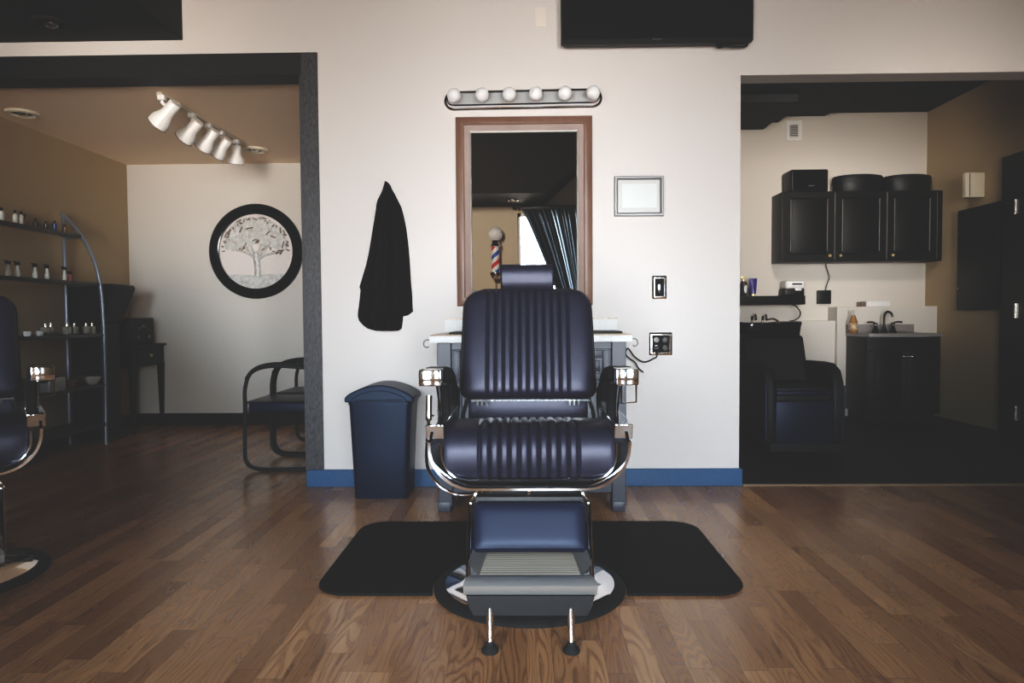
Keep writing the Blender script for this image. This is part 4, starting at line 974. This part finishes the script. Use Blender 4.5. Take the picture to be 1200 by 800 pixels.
# black square outlet with a cord up to the cabinet
o0, o1 = at(957, 356, 7.33), at(973, 340, 7.33)
ob = thing('wall_socket_cover', ((o0.x + o1.x) / 2, RRY, o0.z), 'square black socket box on the right room wall under the wall cabinet', 'outlet')
MB().bb(o0.x, o1.x, RRY - .035, RRY - .001, o0.z, o1.z, .004).build('box', 'black_plastic', ob)
cpts = [at(*q, 7.30) for q in ((967, 342), (969, 333), (972, 325), (970, 318), (968, 312), (968, 306))]
cpts[-1].z = cz0 - .002
MB().tube(cpts, .0045, 8, smooth=5).build('cord', 'black_plastic', ob)
# vanity
VY = 6.66
vx0, vx1 = at(1017, 440, VY).x, at(1103, 440, VY).x; vz = at(1045, 391, VY).z
va = thing('vanity_cabinet', ((vx0 + vx1) / 2, 6.9, 0), 'black vanity cabinet with two doors in the corner of the right room', 'cabinet')
MB().bb(vx0, vx1, VY + .02, 7.115, .08, vz - .03, .003).build('carcass', 'black_wood', va)
MB().bb(vx0 + .02, vx1 - .02, VY + .07, 7.10, 0, .08).build('plinth', 'black_wood', va)
xm_ = at(1056, 440, VY).x
for i, (a, b) in enumerate(((vx0 + .01, xm_ - .003), (xm_ + .003, vx1 - .01))):
    dd = MB().bb(a, b, VY, VY + .02, .10, vz - .16, .003).build('door', 'black_wood', va)
    MB().bb(a + .07, b - .07, VY - .006, VY + .004, .18, vz - .23, .006).build('panel', 'black_wood', dd)
    mb = MB()
    for x in ((a + .062, b - .062) if i else (a + .062, b - .062)): mb.bb(x - .0025, x + .0025, VY - .007, VY + .001, .18, vz - .24)
    if i: mb.build('edge_bead', mat('dim cabinet edge', (.035, .033, .032), .4), dd)
    else: mb.bm.free()
hp = at(1063.5, 417.5, VY)
mb = MB()
for k in range(4): mb.sphere((hp.x - .033 + k * .022, VY - .014, hp.z), .0085, 10, (1.1, .8, .9))
mb.bb(hp.x - .045, hp.x + .045, VY - .012, VY + .002, hp.z - .004, hp.z + .004); mb.build('pull', 'silver', va)
vt_ = thing('countertop', ((vx0 + vx1) / 2, 6.9, vz - .03), 'pale speckled vanity top with low backsplash on the black vanity', 'countertop')
MB().bb(vx0 - .005, vx1 + .008, VY - .02, 7.118, vz - .03, vz, .004).build('slab', 'granite', vt_)
bzz = at(1030, 380, 7.09).z
MB().bb(vx0 - .005, at(1071, 385, 7.1).x, 7.095, 7.118, vz, bzz, .003).build('backsplash', 'granite', vt_)
fc = at(1036, 389, 6.98); fc.z = vz
fa = thing('faucet', fc, 'black gooseneck faucet with two lever handles on the vanity top', 'faucet')
fz_ = at(1036, 365, 6.98).z
hN = fz_ - vz
MB().lathe([(.034, .0005), (.032, .01), (.018, .05), (.013, .07), (0, .07)], fc, 20).tube([fc + Vector((0, 0, .06)), fc + Vector((0, 0, hN * .72)), fc + Vector((.006, -.006, hN * .90)), fc + Vector((.022, -.02, hN * .99)), fc + Vector((.045, -.04, hN * .93)), fc + Vector((.058, -.05, hN * .74))], .0115, 10, smooth=6).build('spout', 'black_gloss', fa)
for s_ in (-1, 1):
    c = fc + Vector((s_ * .085, .0, 0))
    MB().lathe([(.036, .0005), (.034, .012), (.02, .05), (.016, .085), (.018, .10), (0, .105)], c, 20).tube([c + Vector((0, 0, .095)), c + Vector((s_ * .035, -.005, .108)), c + Vector((s_ * .085, -.012, .106))], .009, 8, smooth=4).build('handle', 'black_gloss', fa)
sp_ = at(1000, 388, 6.95); sp_.z = vz + .0004
t = thing('soap_bottle', sp_, 'amber soap pump bottle at the left end of the vanity top', 'bottle')
hs = at(1000, 368, 6.95).z - vz
MB().lathe([(.036, 0), (.04, .006), (.042, hs * .35), (.036, hs * .62), (.022, hs * .85), (.014, hs * .95), (0, hs * .95)], sp_, 22).build('body', 'amber', t)
MB().lathe([(.0415, hs * .18), (.0425, hs * .35), (.039, hs * .52)], sp_, 22).build('label_band', mat('soap label', (.33, .14, .12), .4, noise=(30, .1, (.55, .45, .25))), t)
MB().cone(sp_ + Vector((0, 0, hs * .93)), sp_ + Vector((0, 0, hs * 1.12)), .008, n=10).bb(sp_.x - .024, sp_.x + .01, sp_.y - .008, sp_.y + .008, sp_.z + hs * 1.10, sp_.z + hs * 1.2, .003).build('pump', mat('cream pump', (.45, .40, .33), .4), t)
e0, e1 = at(1015, 355, 7.18).x, at(1043, 355, 7.18).x; ez = at(1029, 352.5, 7.18).z
db = thing('tissue_box', ((e0 + e1) / 2, 7.24, zA), 'low white box lying on the ledge behind the vanity', 'box')
MB().bb(e0, e1, 7.17, 7.30, zA + .0005, ez, .005).build('carton', 'white_plastic', db)
MB().bb(e0 - .045, e0, 7.18, 7.29, zA + .0005, ez - .008, .004).build('end_flap', 'brown_bowl', db)
# backwash chair and basin
QY = 5.22
bx0, bx1 = at(896, 500, QY).x, at(990, 500, QY).x; bc = (bx0 + bx1) / 2
bw = thing('shampoo_chair', (bc, 5.6, 0), 'black vinyl shampoo armchair in front of the wash basin in the right room', 'chair')
aw = .085; az = at(960, 423.5, 5.5).z
for s_ in (-1, 1):
    xa = bc + s_ * ((bx1 - bx0) / 2 - aw / 2)
    yz = [(QY + .02, .06), (QY, .10), (QY + .01, az - .14), (QY + .06, az - .05), (QY + .16, az - .005), (QY + .30, az), (QY + .62, az - .01), (QY + .66, az - .06), (QY + .66, .06)]
    MB().prism(yz, 'x', xa - aw / 2, xa + aw / 2).build('arm', 'leather_flat', bw, bevel=.02)
    MB().tube([(xa - s_ * 0 + s_ * (aw / 2 - .012), QY - .004, .10), (xa + s_ * (aw / 2 - .012), QY - .002, az - .16)], .010, 8, flat=(.008, .012)).build('piping', 'leather_blue', bw)
szt = at(940, 452, QY + .02).z
MB().bb(bx0 + aw, bx1 - aw, QY + .02, QY + .60, szt - .13, szt, .03, 4).build('seat', 'leather_flat', bw)
MB().bb(bx0 + aw, bx1 - aw, QY - .005, QY + .05, szt - .075, szt - .03, .015, 3).build('seat_front', 'leather_blue', bw)
MB().bb(bx0 + aw - .005, bx1 - aw + .005, QY - .008, QY + .03, .075, szt - .11, .01, 3).build('front_panel', 'leather_blue', bw)
MB().bb(bx0 + .06, bx1 - .06, QY + .05, QY + .62, 0, .075).build('plinth', 'black_metal', bw)
bk0 = at(948, 425, 5.75); bk1 = at(937, 398, 5.95)
pts = [(QY + .50, szt - .05), (QY + .66, szt - .05), (5.98, bk1.z + .02), (5.94, bk1.z + .05), (5.86, bk1.z + .03)]
MB().prism(pts, 'x', bx0 + .03, bk0.x).build('backrest', 'leather_flat', bw, bevel=.02)
ws = thing('wash_basin', (at(903, 500, 6.2).x, 6.2, 0), 'black shampoo basin with chrome taps behind the shampoo armchair', 'basin')
u0, u1 = at(862, 380, 6.1).x, at(938.5, 380, 6.1).x; uc = (u0 + u1) / 2; uz = at(930, 379, 6.0).z
mb = MB(); G = []
for z, k, yk in ((uz - .24, .62, .6), (uz - .16, .93, .9), (uz - .04, .97, .97), (uz - .012, 1.0, 1.0), (uz, .98, .98), (uz - .002, .90, .90), (uz - .06, .78, .78), (uz - .13, .5, .5)):
    G.append([Vector((uc + (x - uc) * 1, y, z + (.018 * (abs(x - uc) / (.5 * (u1 - u0))) ** 2 if z > uz - .05 else 0))) for x, y in rrect(uc - (u1 - u0) / 2 * k, uc + (u1 - u0) / 2 * k, 6.27 - .30 * yk, 6.27 + .30 * yk, .12 * k, 6)])
mb.grid(G, True); mb.bm.verts.ensure_lookup_table(); n_ = len(G[0]); mb.bm.faces.new(mb.bm.verts[:n_]); mb.bm.faces.new(mb.bm.verts[-n_:]); mb.build('bowl', 'black_gloss', ws, smooth=50)
MB().bb(uc - .20, uc + .17, 6.12, 6.52, 0, uz - .19, .02).build('pedestal', 'black_metal', ws)
for px in (883, 895.5):
    c = at(px, 378, 6.48); 
    MB().tube([(c.x, 6.52, uz - .005), (c.x, 6.52, uz + .045), (c.x, 6.49, uz + .075), (c.x, 6.44, uz + .07), (c.x, 6.42, uz + .03)], .014 if px < 890 else .012, 10, smooth=5).build('tap', 'chrome', ws)
MB().tube([(at(898, 376, 6.46).x, 6.46, uz + .03), (at(906, 374, 6.46).x, 6.46, uz + .04), (at(912, 376, 6.46).x, 6.45, uz + .012)], .008, 8, smooth=4).build('spray_hose', 'chrome', ws)

# ------------------------------------------------------------------ seen in the mirror
bp0 = Vector((-.395, YB + .14, 1.55))
bpo = thing('barber_pole', (bp0.x, YB, 1.53), 'barber pole with white globe and red and blue stripes, seen in the mirror', 'barber pole')
def stripes():
    m = bpy.data.materials.new('spiral stripe paint'); m.use_nodes = True; nt = m.node_tree; L = nt.links.new; b = nt.nodes['Principled BSDF']
    tc = nt.nodes.new('ShaderNodeTexCoord'); sp = nt.nodes.new('ShaderNodeSeparateXYZ'); L(tc.outputs['Object'], sp.inputs[0])
    def mt(op, a, c, v=None):
        n = nt.nodes.new('ShaderNodeMath'); n.operation = op
        for i, q in enumerate((a, c, v)):
            if q is None: continue
            if hasattr(q, 'links'): L(q, n.inputs[i])
            else: n.inputs[i].default_value = q
        return n.outputs[0]
    an = mt('ARCTAN2', mt('SUBTRACT', sp.outputs['Y'], .14), sp.outputs['X'])
    u = mt('FRACT', mt('ADD', mt('DIVIDE', an, 2 * PI), mt('MULTIPLY', sp.outputs['Z'], 4.0)), 0)
    cr = nt.nodes.new('ShaderNodeValToRGB'); cr.color_ramp.interpolation = 'CONSTANT'; e = cr.color_ramp.elements
    e[0].position = 0; e[0].color = (.62, .04, .04, 1); e[1].position = .25; e[1].color = (.8, .8, .8, 1)
    k = e.new(.5); k.color = (.04, .12, .45, 1); k = e.new(.75); k.color = (.8, .8, .8, 1)
    L(u, cr.inputs['Fac']); L(cr.outputs['Color'], b.inputs['Base Color']); b.inputs['Roughness'].default_value = .15; return m
MB().cone(bp0 + Vector((0, 0, .08)), bp0 + Vector((0, 0, .46)), .052, n=28).build('striped_cylinder', stripes(), bpo)
for z0, z1, r0, r1 in ((.0, .09, .055, .078), (.43, .52, .078, .05)):
    MB().lathe([(r0 * .8, z0), (r0, z0 + .01), (r1, z1 - .03), (r1 * .95, z1), (0, z1)], bp0, 28).build('collar', 'chrome', bpo)
MB().sphere(bp0 + Vector((0, 0, .61)), .098, 28).build('globe', 'bulb', bpo)
MB().bb(bp0.x - .03, bp0.x + .03, YB, YB + .10, 1.60, 1.66).bb(bp0.x - .03, bp0.x + .03, YB, YB + .10, 1.97, 2.03).build('bracket', 'chrome', bpo)
MB().tube([bp0 + Vector((0, -.02, .0)), bp0 + Vector((0, -.10, -.08)), bp0 + Vector((0, -.13, -.5))], .005, 6, smooth=4).build('cord', 'black_plastic', bpo)
rz = 2.515
cr_ = thing('curtain_rod', (.4, YB + .08, rz), 'thin black curtain rod over the window, seen in the mirror', 'curtain rod')
MB().cone((-.13, YB + .09, rz), (2.2, YB + .09, rz), .011, n=12).build('rod', 'black_metal', cr_)
MB().sphere((-.14, YB + .09, rz), .022, 12).build('finial', 'black_metal', cr_)
MB().tube([(-.085, YB, rz - .02), (-.085, YB + .09, rz - .015), (-.085, YB + .09, rz)], .008, 8).build('bracket', 'white_plastic', cr_)
def curtain_mat():
    m = mat('dark navy curtain with thin lit folds', (0.010, 0.013, 0.019), 0.5, spec=.3); nt = m.node_tree; L = nt.links.new
    a = nt.nodes.new('ShaderNodeAttribute'); a.attribute_name = 'fold'
    n = nt.nodes.new('ShaderNodeTexNoise'); n.noise_dimensions = '1D'; n.inputs['Scale'].default_value = 34; n.inputs['Detail'].default_value = 2; L(a.outputs['Fac'], n.inputs['W'])
    r = nt.nodes.new('ShaderNodeValToRGB'); r.color_ramp.elements[0].position = .57; r.color_ramp.elements[1].position = .76
    r.color_ramp.elements[0].color = (.0, .0, .0, 1); r.color_ramp.elements[1].color = (.34, .34, .34, 1); L(n.outputs['Fac'], r.inputs['Fac'])
    t = nt.nodes.new('ShaderNodeBsdfTranslucent'); t.inputs['Color'].default_value = (.62, .78, .92, 1)
    x = nt.nodes.new('ShaderNodeMixShader'); L(r.outputs['Color'], x.inputs[0]); L(nt.nodes['Principled BSDF'].outputs[0], x.inputs[1]); L(t.outputs[0], x.inputs[2])
    L(x.outputs[0], nt.nodes['Material Output'].inputs['Surface']); return m
def curtain(xl_top, xr_top, xl_bot, xr_bot, z_tie, label, flip):
    t = thing('curtain', ((xl_top + xr_top) / 2, YB + .09, .35), label, 'curtain', 'curtains at the window behind the camera')
    G = []; n = 120
    for i in range(36):
        v = i / 35; z = rz + .02 - v * (rz - .30)
        f = min(1, max(0, (rz - z) / (rz - z_tie))); f = f ** .9
        if z < z_tie: f = 1 - .25 * min(1, (z_tie - z) / .6)
        row = []
        for k in range(n + 1):
            s_ = k / n
            a = xl_top + (xr_top - xl_top) * s_; b = xl_bot + (xr_bot - xl_bot) * s_
            x = a + (b - a) * f
            amp = (.012 + .028 * min(1, v * 8)); y = YB + .095 + amp * math.sin(s_ * 2 * PI * 11 + .9 * math.sin(s_ * 9)) + .01 * math.sin(s_ * 47)
            row.append(Vector((x, y, z)))
        G.append(row)
    fo = MB().grid(G).build('fabric', curtain_mat(), t, smooth=70)
    at_ = fo.data.attributes.new('fold', 'FLOAT', 'POINT')
    for i in range(36):
        for k in range(n + 1): at_.data[i * (n + 1) + k].value = k / n
    MB().bb(xl_top, xr_top, YB + .080, YB + .118, rz - .015, rz + .03, .005).build('heading', 'curtain', t)
    return t
curtain(-.045, .98, .52, .95, 1.15, 'dark navy curtain pulled to one side of the bright window, seen in the mirror', 1)

# ------------------------------------------------------------------ light
w = bpy.data.worlds.new('world'); bpy.context.scene.world = w; w.use_nodes = True
nt = w.node_tree; bg = nt.nodes['Background']
tc = nt.nodes.new('ShaderNodeTexCoord'); sp = nt.nodes.new('ShaderNodeSeparateXYZ'); nt.links.new(tc.outputs['Generated'], sp.inputs[0])
cr = nt.nodes.new('ShaderNodeValToRGB'); nt.links.new(sp.outputs['Z'], cr.inputs['Fac'])
mr = nt.nodes.new('ShaderNodeMapRange'); nt.links.new(sp.outputs['Z'], mr.inputs[0]); mr.inputs[1].default_value = -1; mr.inputs[2].default_value = 1
nt.links.new(mr.outputs[0], cr.inputs['Fac'])
e = cr.color_ramp.elements; e[0].position = .40; e[0].color = (.42, .41, .40, 1); e[1].position = .56; e[1].color = (.90, .96, 1.06, 1)
nt.links.new(cr.outputs['Color'], bg.inputs['Color']); bg.inputs['Strength'].default_value = 1.6
def area(name, loc, rot, size, size_y, watts, col, spread=180):
    l = bpy.data.lights.new(name, 'AREA'); o = bpy.data.objects.new(name, l); C.objects.link(o)
    l.shape = 'RECTANGLE'; l.size = size; l.size_y = size_y; l.energy = watts; l.color = col; l.spread = R(spread)
    o.location = loc; o.rotation_euler = rot; return o
# outside the two windows: cool daylight aimed low, warm fill added for the upper wall
def aim(frm, to): return (Vector(to) - Vector(frm)).to_track_quat('-Z', 'Y').to_euler()
COOL, WARM = (.70, .86, 1.0), (1.0, .915, .82)
for ww_, wt, tgt, spr, cl in ((W1, 58, (-.05, YW, .40), 51, COOL), (W1, 48, (-.15, YW, 2.35), 57, WARM), (W2, 24, (.4, YW, .45), 48, COOL), (W2, 17, (.2, YW, 2.4), 52, WARM)):
    p_ = ((ww_[0] + ww_[1]) / 2, YB - .35, (ww_[2] + ww_[3]) / 2 + .2)
    area('window_daylight', p_, aim(p_, tgt), ww_[1] - ww_[0], ww_[3] - ww_[2], wt, cl, spr)
p_ = (-1.34, YB - .35, 1.4)
for wt, tz_, cl in ((8, .8, COOL), (11.5, 2.6, WARM)): area('window_daylight_left', p_, aim(p_, (-3.0, 6.7, tz_)), 1.0, 1.6, wt, cl, 27)  # narrow beams added to brighten the left room
p_ = (1.0, YB - .35, 1.6)
for wt, tz_, cl in ((5, .9, COOL), (14, 1.9, WARM)): area('window_daylight_right', p_, aim(p_, (3.0, 7.3, tz_)), 1.3, 1.4, wt, cl, 25)  # narrow beams added to brighten the right room
# added unseen spot that brightens the back wall of the right room
sl = bpy.data.lights.new('ceiling_spot', 'SPOT'); so = bpy.data.objects.new('ceiling_spot', sl); C.objects.link(so)
sl.energy = 130; sl.color = WARM; sl.spot_size = R(76); sl.spot_blend = .8; sl.shadow_soft_size = .2
so.location = (2.3, 4.62, 2.9); so.rotation_euler = aim(so.location, (2.95, 7.34, 2.3))
# added warm spot, out of view, that brightens the wall behind the camera
sl = bpy.data.lights.new('ceiling_spot', 'SPOT'); so = bpy.data.objects.new('ceiling_spot', sl); C.objects.link(so)
sl.energy = 330; sl.color = (1.0, .90, .76); sl.spot_size = R(95); sl.spot_blend = .9; sl.shadow_soft_size = .15
so.location = (-1.2, 2.4, 2.65); so.rotation_euler = (Vector((.1, YB, 1.85)) - Vector(so.location)).to_track_quat('-Z', 'Y').to_euler()
sc = bpy.context.scene
sc.view_settings.view_transform = 'Standard'; sc.view_settings.look = 'None'; sc.view_settings.exposure = 0
vs = sc.view_settings; vs.use_curve_mapping = True; cm = vs.curve_mapping
cv = cm.curves[3]; cv.points[0].location = (0, .0185); cv.points[1].location = (1, .98)
for xy in ((.02, .0255), (.08, .066), (.25, .235), (.6, .60)): cv.points.new(*xy)
for p_ in cv.points: p_.handle_type = 'AUTO_CLAMPED'
cm.update()
